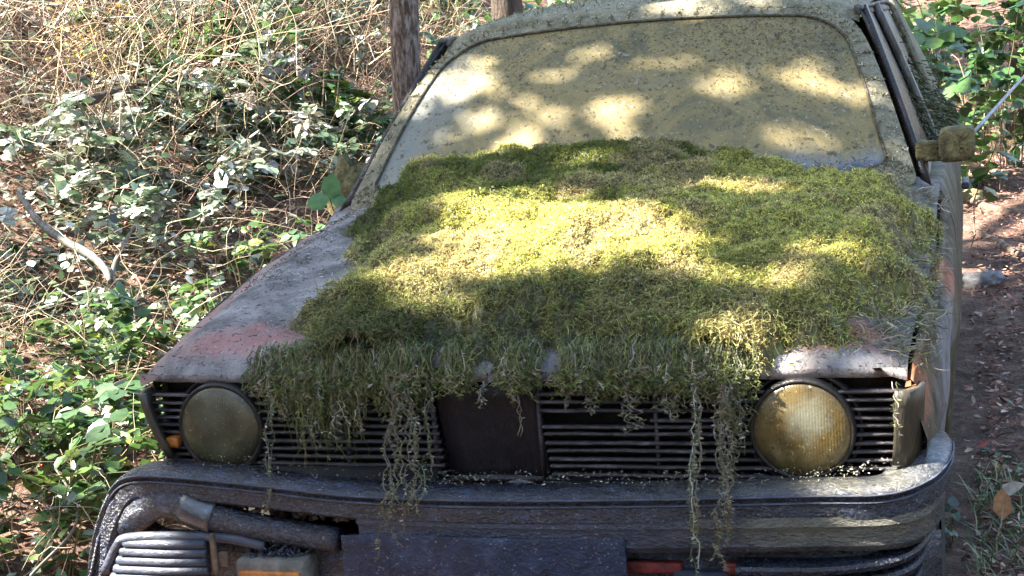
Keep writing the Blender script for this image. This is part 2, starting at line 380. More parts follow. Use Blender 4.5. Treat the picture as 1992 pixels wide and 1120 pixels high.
# ================================================================== CAR
car = empty('abandoned_car', (0, 0, 0))
tag(car, 'abandoned red hatchback rusting in the woods under moss and lichen', 'car')
def T(y): return .757+.205*y-.055*y*y
def hood_z(x, y):
    ax = np.abs(x)
    z = T(y)+.040*(1-(x/.8)**2)*sstep(-.05, .35, y)
    z = z-.030*sstep(.66, .775, ax)-.10*np.maximum(0, ax-.75)
    return z
def edge_x(y): return .752+.035*sstep(0, .7, y)
mb = MB()
yy = np.concatenate([[.0, .004, .012, .026, .05], np.linspace(.09, 1.10, 26)]); uu = np.sign(np.linspace(-1, 1, 41))*np.abs(np.linspace(-1, 1, 41))**.75
P = np.zeros((len(yy), 41, 3))
for i, y in enumerate(yy):
    for j, u in enumerate(uu):
        x = u*edge_x(y); z = float(hood_z(x, y))-.016*(1-min(1, y/.05))**2
        ycurve = -.012*(1-u*u)*0
        P[i, j] = (x, y-.0+.02*abs(u)**6, z+.004*(vn(x*9, y*9, 2)-.5))
mb.grid(P, flip=False)
lip = np.zeros((4, 41, 3))
for k, (dy, z) in enumerate(((0, None), (-.001, .738), (.002, .722), (.022, .7195))):
    lip[k] = P[0]; lip[k, :, 1] += dy
    if z: lip[k, :, 2] = z+.004*vn(uu*30, uu*0+k, 4)
mb.grid(lip, flip=True)
mb.build('hood', M_hood, car, solid=0)

# fender + side panels
def sw(y, s=1):
    if s > 0: return .772+.056*sstep(-.06, .55, y)-.10*sstep(3.1, 3.85, y)
    return .742+.086*sstep(.0, .75, y)-.10*sstep(3.1, 3.85, y)
def belt(y): return np.where(y < 1.15, T(np.minimum(y, 1.15))-.035, .885+.01*np.sin((y-1.15)))
def arch(y):
    z = .24
    for c in (.62, 3.02):
        d = np.clip(1-((y-c)/.34)**2, 0, 1); z = np.maximum(z, np.where(np.abs(y-c) < .34, .27+.335*np.sqrt(d), .24))
    return z
def side_panel(y0, y1, s, name, mat, parent, n=26, inner=True):
    ys_ = np.linspace(y0, y1, n); rows = []
    for y in ys_:
        zt = float(belt(y)); zb = float(arch(y)); xx = float(sw(y, s)); row = []
        if inner:
            xe = min(float(edge_x(y))+.006, xx-.004) if y < 1.12 else xx-.085
            row.append((s*xe, y, zt-.035)); row.append((s*(xe+.001), y, float(hood_z(xe, min(y, 1.1)))-.004 if y < 1.12 else zt+.012))
            row.append((s*(xe*.4+xx*.6), y, zt+.006 if y > 1.12 else float(hood_z(xe, y))-.014))
        for k in range(11):
            t = k/10.; z = zt-.012+(zb-zt+.012)*t
            bul = xx-.025*(1-min(1, t*5))**2-.035*t*t-(.07*min(1, t*2.2)*(1-float(sstep(.02, .30, y))) if s < 0 else 0)+.012*math.exp(-((z-.60)/.05)**2)
            row.append((s*bul, y, z))
        row.append((s*(row[-1][0]*s-.03), y, zb+.004))
        rows.append(row)
    m_ = MB(); m_.grid(rows, flip=(s > 0))
    return m_.build(name, mat, parent)
for s in (-1, 1):
    side_panel(.045 if s < 0 else .0, 1.135, s, 'fender', M_side, car, 46)
    dr = side_panel(1.15, 2.12, s, 'door', M_side, car, 16)
    hb = MB(); hb.box((s*.845, 1.98, .80), (.02, .13, .022)); hb.build('handle', M_black, dr, bevel=.004)
    side_panel(2.135, 3.82, s, 'rear_fender', M_side, car, 40)
# corner front lamps (wrap between grille and fender)
for s in (-1, 1):
    m_ = MB(); rows = []
    for k in range(9):
        t = k/8.; a = t*t*.9
        x0 = (.733+.036*min(1, t*1.25) if s > 0 else .712+.022*t); y0 = -.022+.10*max(0, t-.35)**1.3
        rows.append([(s*(x0-(.01 if s > 0 else .038)*(j/5.)**1.5), y0+.012*(j/5.)**2, .712-(.712-.578)*j/5.) for j in range(6)])
    m_.grid(rows, flip=(s < 0))
    lo = m_.build('corner_lamp', M_corner, car, solid=.012)
    m_ = MB(); m_.box((s*.735, .04, .70), (.02, .06, .004)); m_.build('lamp_trim', M_dark, lo)
# amber indicator on the left corner, below
m_ = MB(); c = at(333, 862, -.01); m_.box(c+np.array([0, .03, 0]), (.028, .06, .022)); m_.build('indicator_lens', M_amber, car, bevel=.005)

# front panel behind the grille
m_ = MB()
m_.box((0, .085, .615), (1.47, .02, .25)); m_.build('radiator_support', M_dark, car)
# grille: slats
GZ0, GZ1 = .526, .712
sl = MB(); NS = 12
def slat(x0, x1, z, wob):
    n = 26; rows = []
    xs_ = np.linspace(x0, x1, n)
    for x in xs_:
        dz = .0022*(vn(x*14, z*90, 8)-.5)+.0035*(vn(x*3, z*40, 9)-.5)
        y = -.006+.012*(abs(x)/.74)**2
        rows.append([(x, y, z+.0026+dz), (x, y-.001, z-.0022+dz), (x, y+.030, z-.006+dz), (x, y+.032, z+.001+dz)])
    sl.grid(rows, closev=True)
for k in range(NS):
    z = GZ1-.012-(GZ1-GZ0-.016)*k/(NS-1)
    tpr = .012*k/NS
    slat(-.722+tpr, -.114+.004*k/3, z, 0)
    if k == 3: slat(.30, .735-tpr, z-.002, 0)
    elif k == 11: slat(.093, .47, z, 0)
    else: slat(.088+.002*k, .735-tpr, z+.001*(k % 2), 0)
for x in (-.119, .090, -.30, .31):
    sl.box((x, .012, .62), (.006, .03, .17))
sl.box((-.02, .03, .532), (1.38, .04, .008))
gr = sl.build('grille', M_slat, car)
m_ = MB(); rows = []
for i in range(9):
    t = i/8.
    rows.append([(-.112+.016*t+(.200-.003*t)*j/6., .0+.018*t+.012*math.sin(math.pi*j/6), .715-.188*t) for j in range(7)])
m_.grid(rows, flip=True); m_.build('centre_panel', M_core, car, solid=.004)

# headlights
for s in (-1, 1):
    hl = empty('headlight', (0, 0, 0)); hl.parent = car
    c = np.array([s*.5711+(.003 if s < 0 else 0), -.003, .6345]); rr = .0873
    m_ = MB(); m_.lathe([(rr-.004, .004), (rr-.001, .007), (rr+.003, .007), (rr+.006, .001), (rr+.007, -.03)], c, n=64); m_.build('bezel', M_bezel, hl)
    m_ = MB(); m_.lathe([(rr+.011, -.014), (rr+.014, -.010), (rr+.017, -.014), (rr+.017, -.04)], c, n=64); m_.build('outer_ring', M_dark, hl)
    prof = [(max(.0002, (rr-.002)*math.sin(a)), .003+.016*math.cos(a)-.0) for a in np.linspace(0, math.pi/2, 14)]
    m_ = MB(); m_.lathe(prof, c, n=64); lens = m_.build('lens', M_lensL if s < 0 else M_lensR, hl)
    prof = [(max(.0002, (rr-.004)*t), -.055+.058*t*t) for t in np.linspace(0, 1, 12)]
    m_ = MB(); m_.lathe(prof, c, n=48); m_.build('reflector', M_reflector, hl)
    m_ = MB(); m_.lathe([(.0002, -.030), (.006, -.032), (.007, -.05)], c, n=20); m_.build('bulb', M_reflector, hl)
    if s < 0: tag(hl, 'olive dirt filmed headlight')
    else: tag(hl, 'amber brown filmed headlight')

# windscreen
def WS(u, v, off=0.0):
    w_ = .680+(.537-.680)*v
    b = .085*(1-v)+.065*v
    def S(u, v):
        w_ = .680+(.537-.680)*v; b = .075*(1-v)+.055*v
        return np.array([u*w_, 1.130+.432*v-b*(1-u*u), .942+.374*v+.028*(1-u*u)*v+.030*math.sin(math.pi*min(1, max(0, v)))+.010*(1-u*u)*(1-v)])
    p = S(u, v)
    if off:
        du = S(u+.01, v)-p; dv = S(u, v+.01)-p; n_ = np.cross(du, dv); n_ /= np.linalg.norm(n_); p = p+n_*off
    return p
m_ = MB(); m_.grid([[WS(u, v) for v in np.linspace(-.02, 1.05, 24)] for u in np.linspace(-1.0, 1.0, 40)])
m_.build('windscreen', M_glass, car)
def rrect(n, ru, rv0, rv1, e):
    """rounded rectangle in (u,v), inset e"""
    pts = []
    for (cu, cv, a0, rv) in ((1, 1, 0, rv1), (-1, 1, 90, rv1), (-1, 0, 180, rv0), (1, 0, 270, rv0)):
        for k in range(n+1):
            a = R(a0+90*k/n); uu_ = cu*(1-e-ru)+ru*math.cos(a); vv = (1-e-rv if cv else e*.6+rv)+rv*math.sin(a)
            pts.append((uu_, vv))
    return pts
inn = rrect(10, .20, .07, .26, .005)
def dens(pts, m=3):
    out = []
    for i in range(len(pts)):
        a_, b2 = np.array(pts[i]), np.array(pts[(i+1) % len(pts)])
        k = max(1, int(np.linalg.norm(b2-a_)/.08))
        for j in range(k): out.append(a_+(b2-a_)*j/k)
    return out
inn = dens(inn)
m_ = MB(); rows = []
for (u, v) in inn:
    cu, cv = 0, .5
    # outer point: expand to the body outline
    ou = u*1.0; 
    su = max(-1, min(1, u/.995)); 
    du, dv = u-0, v-.5
    k = max(abs(du)/1.0, abs(dv)/.5)
    eu, ev = du/k, .5+dv/k          # on the square
    fu = eu*.55+u*.45; fv = ev*.55+v*.45
    out = (0+(fu)*1.085, .5+(fv-.5)*1.16)
    row = []
    for t in (0, .12, .5, 1.0):
        q = (u+(out[0]-u)*t, v+(out[1]-v)*t); row.append(WS(q[0], q[1], .0045+.004*math.sin(math.pi*t)-.008*t*t))
    rows.append(row)
m_.grid(rows, closeu=True, flip=True); m_.build('windscreen_surround', M_roof, car)
m_ = MB(); pp = [WS(u, v, .0045) for (u, v) in inn]; pp.append(pp[0]); m_.tube(pp, .0038, 6, cap=False); m_.build('windscreen_seal', M_seal, car)
outer_pts = [r_[-1] for r_ in rows]

# roof
def roofp(u, y):
    t = (y-1.56)/(3.2-1.56)
    hw = .575+.02*math.sin(math.pi*min(1, max(0, t)))
    zc = 1.352+.055*math.sin(math.pi*(t*.8+.12))-.15*max(0, t-.75)
    x = u*hw; z = zc+.014*(1-u*u)-.045*abs(u)**7
    z -= .026*math.exp(-max(0, y-1.585)/.018)
    yo = y-.05*(1-u*u)*(1-t)
    return (x, yo, z)
m_ = MB(); m_.grid([[roofp(u, y) for u in np.linspace(-1.02, 1.02, 31)] for y in np.concatenate([[1.585, 1.592, 1.60, 1.61, 1.625], np.linspace(1.65, 3.2, 22)])])
m_.build('roof', M_roof, car)
# side glasshouse
def GH(y, z, s, off=0):
    t = (z-.90)/.43
    return np.array([s*(.750-.166*t+.004*math.sin(math.pi*min(1, max(0, t)))+off), y, z])
def ghstrip(mbx, a0, a1, b0, b1, s, off=0, n=8, thick=.0):
    rows = []
    for i in range(n+1):
        t = i/n; p = np.array(a0)*(1-t)+np.array(a1)*t; q = np.array(b0)*(1-t)+np.array(b1)*t
        rows.append([GH(p[0]*(1-k/3)+q[0]*k/3, p[1]*(1-k/3)+q[1]*k/3, s, off) for k in range(4)])
    mbx.grid(rows, flip=(s < 0))
for s in (-1, 1):
    # pillar: from belt (y 1.14) to roof (y 1.60)
    m_ = MB(); ghstrip(m_, (1.13, .90), (1.60, 1.335), (1.20, .90), (1.66, 1.335), s, .004)
    m_.build('front_pillar', M_sideglass, car, solid=.02)
    m_ = MB(); ghstrip(m_, (1.60, 1.32), (3.1, 1.30), (1.60, 1.345), (3.2, 1.325), s, .006, 12)
    m_.tube([GH(y, 1.335-.02*sstep(2.6, 3.2, y), s, .012) for y in np.linspace(1.57, 3.15, 14)], .007, 6)
    m_.build('roof_rail', M_frame, car, solid=.012)
    m_ = MB(); ghstrip(m_, (2.10, .90), (2.12, 1.33), (2.19, .90), (2.18, 1.33), s, .005); m_.build('middle_pillar', M_frame, car, solid=.02)
    m_ = MB(); ghstrip(m_, (2.90, .90), (2.95, 1.33), (3.6, .90), (3.15, 1.33), s, .004); m_.build('rear_pillar', M_roof, car, solid=.02)
    m_ = MB(); ghstrip(m_, (1.20, .895), (2.10, .895), (1.22, .92), (2.10, .92), s, .010); ghstrip(m_, (2.19, .895), (2.95, .895), (2.19, .92), (2.95, .92), s, .010)
    m_.build('window_sill', M_frame, car, solid=.012)
    m_ = MB(); ghstrip(m_, (1.22, .91), (1.67, 1.325), (2.11, .91), (2.11, 1.325), s, -.003, 6); m_.build('door_window', M_sideglass, car, solid=.004)
    m_ = MB(); ghstrip(m_, (2.17, .91), (2.17, 1.32), (2.93, .91), (2.97, 1.32), s, -.003, 6); m_.build('rear_side_window', M_sideglass, car, solid=.004)
# cowl, tailgate, floor and inner tub
m_ = MB(); m_.grid([[(u*.79, 1.085+.02*k-.02*(1-u*u), .905+.008*k+.028*(1-u*u)-.02*abs(u)**6) for u in np.linspace(-1, 1, 25)] for k in range(5)], flip=False); m_.build('cowl', M_hood, car)
m_ = MB(); m_.grid([[(u*(.58+.15*t), 3.2+.62*t, 1.30-.36*t-.03*u*u) for u in np.linspace(-1, 1, 13)] for t in np.linspace(0, 1, 6)]); m_.build('rear_window', M_glass, car)
m_ = MB(); m_.grid([[(u*.73, 3.82+.06*math.sin(t*3.1), .94-.68*t) for u in np.linspace(-1, 1, 9)] for t in np.linspace(0, 1, 8)]); m_.build('tailgate', M_side, car)
m_ = MB(); m_.box((0, 2.0, .26), (1.5, 3.6, .05)); m_.box((0, 1.10, .58), (1.48, .03, .6)); m_.build('floor_pan', M_dark, car)
for s in (-1, 1):
    for y in (.62, 3.02):
        wh = empty('wheel', (s*.70, y, .27)); wh.parent = car
        m_ = MB(); m_.lathe([(.17, -.08), (.27, -.085), (.285, -.06), (.285, .06), (.27, .085), (.17, .08)], (0, 0, 0), (s, 0, 0), 40); m_.build('tyre', M_tyre, wh)
        m_ = MB(); m_.lathe([(.0002, .04), (.05, .045), (.06, .02), (.13, .03), (.17, .075), (.175, -.07)], (0, 0, 0), (s, 0, 0), 32); m_.build('rim', M_rust, wh)

# door mirrors
for s in (1,):
    mi = empty('door_mirror', (0, 0, 0)); mi.parent = car
    c = at(1857, 280, 1.18)
    m_ = MB()
    rows = []
    hw, hh = .042, .041
    for (sc, y) in ((.0, -.030), (.70, -.030), (.93, -.024), (1.0, -.010), (1.0, .03), (.97, .055)):
        ring = []
        for a in np.linspace(0, 2*math.pi, 33)[:-1]:
            ca, sa = math.cos(a), math.sin(a); e = .38
            kk_ = 1+.10*(float(vn(ca*3+9, sa*3+y*60, 5))-.5); ring.append((c[0]+.006+kk_*sc*hw*math.copysign(abs(ca)**e, ca), c[1]+y+.004*float(vn(ca*5, sa*5+3, 6)), c[2]+kk_*sc*hh*math.copysign(abs(sa)**e, sa)+.10*sc*hw*ca))
        rows.append(ring)
    m_.grid(rows, closev=True); m_.build('mirror_housing', M_mirror, mi)
    m_ = MB(); p0 = at(1795, 300, 1.22); m_.box((p0+c)/2+np.array([-.012, .01, -.004]), (.085, .03, .05)); 
    m_.box(p0+np.array([-.003, .03, -.012]), (.028, .09, .085)); m_.build('mirror_arm', M_mirror, mi, bevel=.008)

# ------------------------------------------------------------------ bumper
def sm(P, n=8):
    """Catmull-Rom through control points"""
    P = np.asarray(P, float); out = []
    Q = np.vstack([2*P[0]-P[1], P, 2*P[-1]-P[-2]])
    for i in range(1, len(Q)-2):
        for k in range(n):
            t = k/n; a_, b2, c_, d_ = Q[i-1], Q[i], Q[i+1], Q[i+2]
            out.append(.5*((2*b2)+(-a_+c_)*t+(2*a_-5*b2+4*c_-d_)*t*t+(-a_+3*b2-3*c_+d_)*t**3))
    out.append(P[-1]); return np.array(out)
bump = empty('front_bumper', (0, 0, 0)); bump.parent = car
# upper rail, running right to left; its left end has come loose and droops down
top = np.array([0, .022, -.006])+sm([tuple(at(1822, 842, .16)), tuple(at(1830, 858, .08)), tuple(at(1824, 888, .0)), tuple(at(1790, 925, -.06)), tuple(at(1715, 952, -.10)), (.58, -.118, .560), (.30, -.130, .553), (0, -.135, .548),
          (-.25, -.132, .552), (-.42, -.128, .566), (-.58, -.122, .577), (-.68, -.112, .578), (-.745, -.10, .566), (-.790, -.09, .528), (-.830, -.08, .468), (-.865, -.07, .39), (-.89, -.06, .30)], 8)
prof_top = [(.016, 0), (.020, -.006), (.016, -.014), (.020, -.020), (.019, -.046), (.012, -.052), (-.02, -.055), (-.065, -.040), (-.075, -.004), (-.060, .004), (-.02, .007), (.008, .004)]
m_ = MB(); m_.sweep(top, [(-a_, b2) for a_, b2 in prof_top][::1]); 
bt = m_.build('upper_rail', M_black, bump, auto=35)
# ridge strips
m_ = MB()
for dz, dy in ((-.004, -.021), (-.0165, -.020)):
    q = top[8:104].copy(); Tn = np.gradient(q, axis=0); Tn /= np.linalg.norm(Tn, axis=1)[:, None]
    o_ = np.cross(Tn, (0, 0, 1.)); o_ /= np.linalg.norm(o_, axis=1)[:, None]
    q = q+o_*dy*1.0; q[:, 2] += dz; m_.tube(q, .0022, 5)
m_.build('rubbing_strip', M_chrome if False else M_rib, bump)
# lower rail, right part
low = sm([tuple(at(1818, 925, .14)), tuple(at(1822, 945, .06)), tuple(at(1808, 975, -.01)), tuple(at(1745, 1008, -.075)), (.55, -.105, .500), (.25, -.112, .492), (0, -.114, .490), (-.24, -.112, .492)], 8)
prof_low = [(.014, .012), (.016, -.004), (.011, -.012), (.012, -.040), (.004, -.052), (-.05, -.055), (-.06, .015)]
m_ = MB(); m_.sweep(low, [(-a_, b2) for a_, b2 in prof_low]); m_.build('lower_rail', M_bump_r, bump, auto=35)
# left lower tube, its sleeve, and hanging skin that curls round the corner
tubeP = sm([at(240, 1030, -.06), at(290, 985, -.08), at(345, 975, -.095), at(420, 1005, -.10), at(520, 1028, -.10), at(660, 1050, -.10)], 8)
m_ = MB(); m_.tube(tubeP, np.interp(np.linspace(0, 1, len(tubeP)), [0, .12, .5, 1], [.022, .033, .031, .024]), 14); m_.build('bumper_tube', M_black, bump)
slv = tubeP[18:25]; m_ = MB(); m_.tube(slv, .0345, 18); m_.build('tube_sleeve', M_sleeve, bump)
flap = MB(); rows = []
for i, (u, v) in enumerate([(300, 940), (245, 965), (212, 1005), (192, 1050), (178, 1120), (170, 1190)]):
    p = at(u, v, -.08); q = at(u+70-8*i, v+30-4*i, .0); q2 = at(u+75-10*i, v+36, .10)
    rows.append([p, (p+q)/2+np.array([-.01, -.01, 0]), q, q2])
flap.grid(rows); flap.build('loose_end_skin', M_black, bump, solid=.006)
# rubble of rust and dirt lodged between rails (left)
tr = MB()
for k in range(150):
    u = random.uniform(420, 790); v = 972+(u-420)*.04+random.uniform(0, 30); p = at(u, v, -.075+random.uniform(-.02, .03))
    s_ = random.uniform(.003, .011); A = Matrix.Rotation(random.uniform(0, 6), 3, Vector((random.random(), random.random(), random.random()+.1)))
    tr.box(p, (s_*1.6, s_, s_*.5), np.array(A))
rub = tr.build('lodged_rust_flakes', M_rust, bump)
m_ = MB(); m_.box((-.42, -.04, .535), (.62, .03, .06)); m_.build('backing_strip', M_dark, bump)
# number plate panel
m_ = MB(); rows = []
pl = [at(664, 1040, -.125), at(1216, 1046, -.125)]
for i in range(13):
    t = i/12.; p = pl[0]*(1-t)+pl[1]*t
    rows.append([(p[0], p[1]+.010*0+.006*math.sin(t*9), p[2]-k*.022+.002*math.sin(t*6)) for k in range(7)])
m_.grid(rows, flip=False); m_.build('number_plate', M_plate, bump, solid=.006, bevel=.002)
# lower valance, spoiler ribs, red panels
m_ = MB(); rows = []
for x in np.linspace(-.80, .80, 40):
    y0 = -.07+.10*sstep(.66, .82, abs(x))
    rows.append([(x, y0, .445), (x, y0-.012, .40), (x, y0-.004, .34), (x, y0+.01, .26)])
m_.grid(rows, flip=True); m_.build('valance', M_black, car, solid=.004)
m_ = MB(); m_.box((.300, -.088, .405), (.12, .02, .022)); m_.build('red_body_panel', M_red, car, bevel=.004)
for c_, d_ in (((.52, -.090, .408), (.17, .02, .022)), ((-.63, .02, .545), (.03, .05, .05)), ((.62, -.090, .335), (.3, .01, .015))):
    m_ = MB(); m_.box(c_, d_); m_.build('red_body_panel', M_red, car, bevel=.004)
m_ = MB()
for k in range(4):
    zz = .418-.026*k
    pth = sm([(.775-.006*k, .12, zz+.03), (.772-.006*k, .02, zz+.024), (.73, -.07, zz+.012), (.62, -.108, zz+.003), (.46, -.115, zz)], 8)
    m_.sweep(pth, [(.012, .004), (.014, -.001), (.010, -.010), (-.03, -.012), (-.035, .006)] if False else [(-.012, .006), (-.016, 0), (-.012, -.009), (.03, -.012), (.035, .006)])
m_.build('spoiler', M_black, bump, auto=40)
m_ = MB(); m_.box((.395, -.10, .385), (.10, .05, .035)); m_.box((.30, -.10, .355), (.10, .03, .03)); m_.box((.36, -.12, .33), (.2, .03, .06)); m_.build('torn_bracket', M_rib, bump, bevel=.006)
# ribbed loose cover at lower left
m_ = MB()
for k in range(5):
    zz = -.018*k
    a_ = at(245+(-14)*k*.6, 1056, -.10)+np.array([0, 0, zz]); b2 = at(400, 1058, -.125)+np.array([0, 0, zz])
    m_.tube([a_+np.array([-.012, .03, -.006]), a_, (a_+b2)/2+np.array([0, -.004, 0]), b2], .0095, 10)
m_.build('ribbed_cover', M_rib, bump)
m_ = MB(); pa = at(250, 1046, -.10); pb = at(440, 1046, -.12); pc = at(515, 1062, -.12)
m_.tube(sm([at(205, 1110, -.085), at(228, 1062, -.095), pa, (pa+pb)/2+np.array([0, 0, .003]), pb, pc], 6), .010, 10); m_.build('cover_rim', M_rib, bump)
m_ = MB(); a_ = at(407, 1042, -.145); m_.box(a_+np.array([0.006, 0, -.036]), (.011, .010, .08)); m_.box(a_+np.array([0.02, .01, -.05]), (.02, .01, .03)); m_.build('bracket', M_rust, bump, bevel=.003)
fl = empty('fog_lamp', (0, 0, 0)); fl.parent = bump
ca = at(527, 1112, -.135)
m_ = MB(); m_.box(ca+np.array([0, .03, -.014]), (.148, .07, .075)); m_.build('lamp_housing', M_hous, fl, bevel=.010)
m_ = MB(); m_.box(ca+np.array([.0, -.006, -.022]), (.128, .012, .052)); m_.build('lamp_lens', M_amber, fl, bevel=.004)
dc = MB(); cc = at(540, 1062, -.10)
for k in range(260):
    g = np.array([random.gauss(0, .016), random.gauss(0, .012), abs(random.gauss(0, .022))-.02]); g[0] *= 1.4-12*max(0, g[2])*.6
    p = cc+g-np.array([0, 0, .004]); d = np.array([random.gauss(0, 1), random.gauss(0, 1), random.gauss(0, 1)]); d /= np.linalg.norm(d)
    dc.tube([p, p+d*.007, p+d*.013+np.array([0, 0, -.002])], .0022, 4)
tag(dc.build('debris_clump', M_rib), 'small grey clump of dried moss and grit sitting on the fog lamp', 'debris clump')

# ================================================================== scatter tools
def rand_unit(n):
    v = rng.normal(size=(n, 3)); return v/np.linalg.norm(v, axis=1)[:, None]
def norm(v): return v/(np.linalg.norm(v, axis=-1, keepdims=True)+1e-9)
def ribbons(P, W, side):
    """P (N,K,3) centre lines, W (N,K) widths, side (N,3) or (N,K,3) sideways direction -> V,F"""
    N, K, _ = P.shape
    if side.ndim == 2: side = side[:, None, :]
    V = np.stack([P-side*W[..., None]/2, P+side*W[..., None]/2], 2).reshape(-1, 3)
    base = (np.arange(N)*K*2)[:, None]+(np.arange(K-1)*2)[None]
    F = np.stack([base, base+1, base+3, base+2], -1).reshape(-1, 4)
    return V, F
def tubes3(P, W):
    """triangular-section stems"""
    N, K, _ = P.shape
    T_ = norm(np.gradient(P, axis=1)); ref = rand_unit(N)[:, None, :]
    A = norm(np.cross(T_, ref)); B = np.cross(T_, A); V = []
    for k in range(3):
        a = 2*math.pi*k/3; V.append(P+(A*math.cos(a)+B*math.sin(a))*W[..., None]/2)
    V = np.stack(V, 2).reshape(-1, 3)
    F = []
    base = (np.arange(N)*K*3)[:, None]+(np.arange(K-1)*3)[None]
    for k in range(3): F.append(np.stack([base+k, base+(k+1) % 3, base+3+(k+1) % 3, base+3+k], -1).reshape(-1, 4))
    return V, np.concatenate(F)
LEAF = np.array([(0, 0, 0), (.3, .36, .10), (.3, 0, .0), (.3, -.36, .10), (.68, .30, .07), (.68, 0, -.02), (.68, -.30, .07), (1, 0, -.10)])
LEAFF = np.array([(0, 2, 1, 1), (0, 3, 2, 2), (1, 2, 5, 4), (2, 3, 6, 5), (4, 5, 7, 7), (5, 6, 7, 7)])
def leaves(pos, dirv, nrm, size, col, wid=1.0):
    """pos,dirv,nrm (N,3), size (N,), col (N,3)"""
    N = len(pos); x = norm(dirv); z = norm(nrm-x*np.sum(nrm*x, 1)[:, None]); y = np.cross(z, x)
    L = LEAF[None]*size[:, None, None]
    cur = rng.uniform(-.6, 1.2, N)[:, None]
    V = pos[:, None]+x[:, None]*L[..., :1]+y[:, None]*L[..., 1:2]*(wid if np.isscalar(wid) else wid[:, None, None])+z[:, None]*(L[..., 2]*cur)[..., None]
    # two quads + four tris expressed as quads split into triangles
    tri = np.array([(0, 2, 1), (0, 3, 2), (1, 2, 5), (1, 5, 4), (2, 3, 6), (2, 6, 5), (4, 5, 7), (5, 6, 7)])
    F = (np.arange(N)*8)[:, None, None]+tri[None]
    C = np.repeat(col[:, None], 8, 1)*(1+.0*rng.normal(size=(N, 8, 1)))
    return V.reshape(-1, 3), F.reshape(-1, 3), C.reshape(-1, 3)
def pick(pal, n, jit=.18):
    pal = np.array(pal); w_ = pal[:, 3]/pal[:, 3].sum(); i = rng.choice(len(pal), n, p=w_)
    return pal[i, :3]*np.exp(rng.normal(0, jit, (n, 1)))*np.exp(rng.normal(0, .06, (n, 3)))

# ================================================================== MOSS ON THE HOOD
def hit_hood(u, v, off=.03):
    o, d = ray(u, v); y = .5
    for k in range(30):
        t = (y-o[1])/d[1]; P_ = o+t*d; zt = float(hood_z(np.clip(P_[0], -.75, .75), np.clip(y, 0, 1.1)))+off
        t2 = (zt-o[2])/d[2]; y = .5*y+.5*(o+t2*d)[1]
    return (o+t2*d)[:2]
POLY = np.array([hit_hood(u, v) for u, v in [(528, 705), (566, 645), (592, 590), (640, 545), (690, 470), (700, 420), (745, 375), (830, 338), (900, 308), (1000, 296), (1350, 300), (1500, 330), (1750, 362), (1815, 400), (1830, 480), (1810, 550), (1760, 600), (1650, 640), (1560, 655), (1500, 690), (1470, 745)]])
POLY = np.vstack([POLY, [(POLY[-1][0]-.02, -.02), (.30, -.02), (.26, .020), (.12, .012), (.05, .028), (-.05, .02), (-.10, .03), (-.13, -.02), (POLY[0][0], -.02)]])
def inpoly(x, y, poly):
    c = np.zeros(len(x), bool); j = len(poly)-1
    for i in range(len(poly)):
        xi, yi = poly[i]; xj, yj = poly[j]
        c ^= ((yi > y) != (yj > y)) & (x < (xj-xi)*(y-yi)/(yj-yi+1e-12)+xi); j = i
    return c
def polydist(x, y, poly):
    d = np.full(len(x), 9.)
    for i in range(len(poly)):
        a_ = poly[i]; b2 = poly[(i+1) % len(poly)]
        if a_[1] < .0 and b2[1] < .0: continue
        e = b2-a_; t = np.clip(((x-a_[0])*e[0]+(y-a_[1])*e[1])/(e@e+1e-9), 0, 1)
        d = np.minimum(d, np.hypot(x-a_[0]-t*e[0], y-a_[1]-t*e[1]))
    return d
def cells(x, y, sz, seed):
    x = np.asarray(x)/sz; y = np.asarray(y)/sz; ix = np.floor(x); iy = np.floor(y); best = np.full(x.shape, 9.); bx = np.zeros(x.shape); by = np.zeros(x.shape)
    for i in (-1, 0, 1):
        for j in (-1, 0, 1):
            cx = ix+i+.1+.8*hash2(ix+i, iy+j, seed); cy = iy+j+.1+.8*hash2(ix+i, iy+j, seed+5); d = np.hypot(x-cx, y-cy); m_ = d < best
            best = np.where(m_, d, best); bx = np.where(m_, cx, bx); by = np.where(m_, cy, by)
    return best, bx*sz, by*sz
def lumps(x, y):
    wx = x+.012*(fbm(x*22, y*22, 301, 2)-.5); wy = y+.012*(fbm(x*22, y*22, 305, 2)-.5)
    d1, _, _ = cells(wx, wy, .055, 11); d2, _, _ = cells(wx, wy, .024, 12)
    return .034*np.sqrt(np.clip(1-(d1/.78)**2, 0, 1))*(.3+1.2*fbm(x*8, y*8, 15, 2))+.012*np.sqrt(np.clip(1-(d2/.75)**2, 0, 1))
def moss_h(x, y):
    xf = np.ravel(x); yf = np.ravel(y)
    ins = inpoly(xf, yf, POLY); d = polydist(xf, yf, POLY)
    e = sstep(-.02, .12, np.where(ins, d, -d)+.19*(fbm(xf*12, yf*12, 31)-.5))
    h = e*(.002+.062*fbm(xf*5.5, yf*7.5, 21, 3)+lumps(xf, yf)+.022*sstep(.75, 1.05, yf))-.012*(1-e)
    return h.reshape(np.shape(x)), e.reshape(np.shape(x))
gx = np.linspace(-.78, .79, 360); gy = np.linspace(-.004, 1.16, 270)
GX, GY = np.meshgrid(gx, gy, indexing='ij'); H, E_ = moss_h(GX, GY)
GZ = hood_z(np.clip(GX, -.76, .76), np.clip(GY, 0, 1.12))+H-.006+.012*(fbm(GX*45, GY*45, 33, 2)-.5)*E_
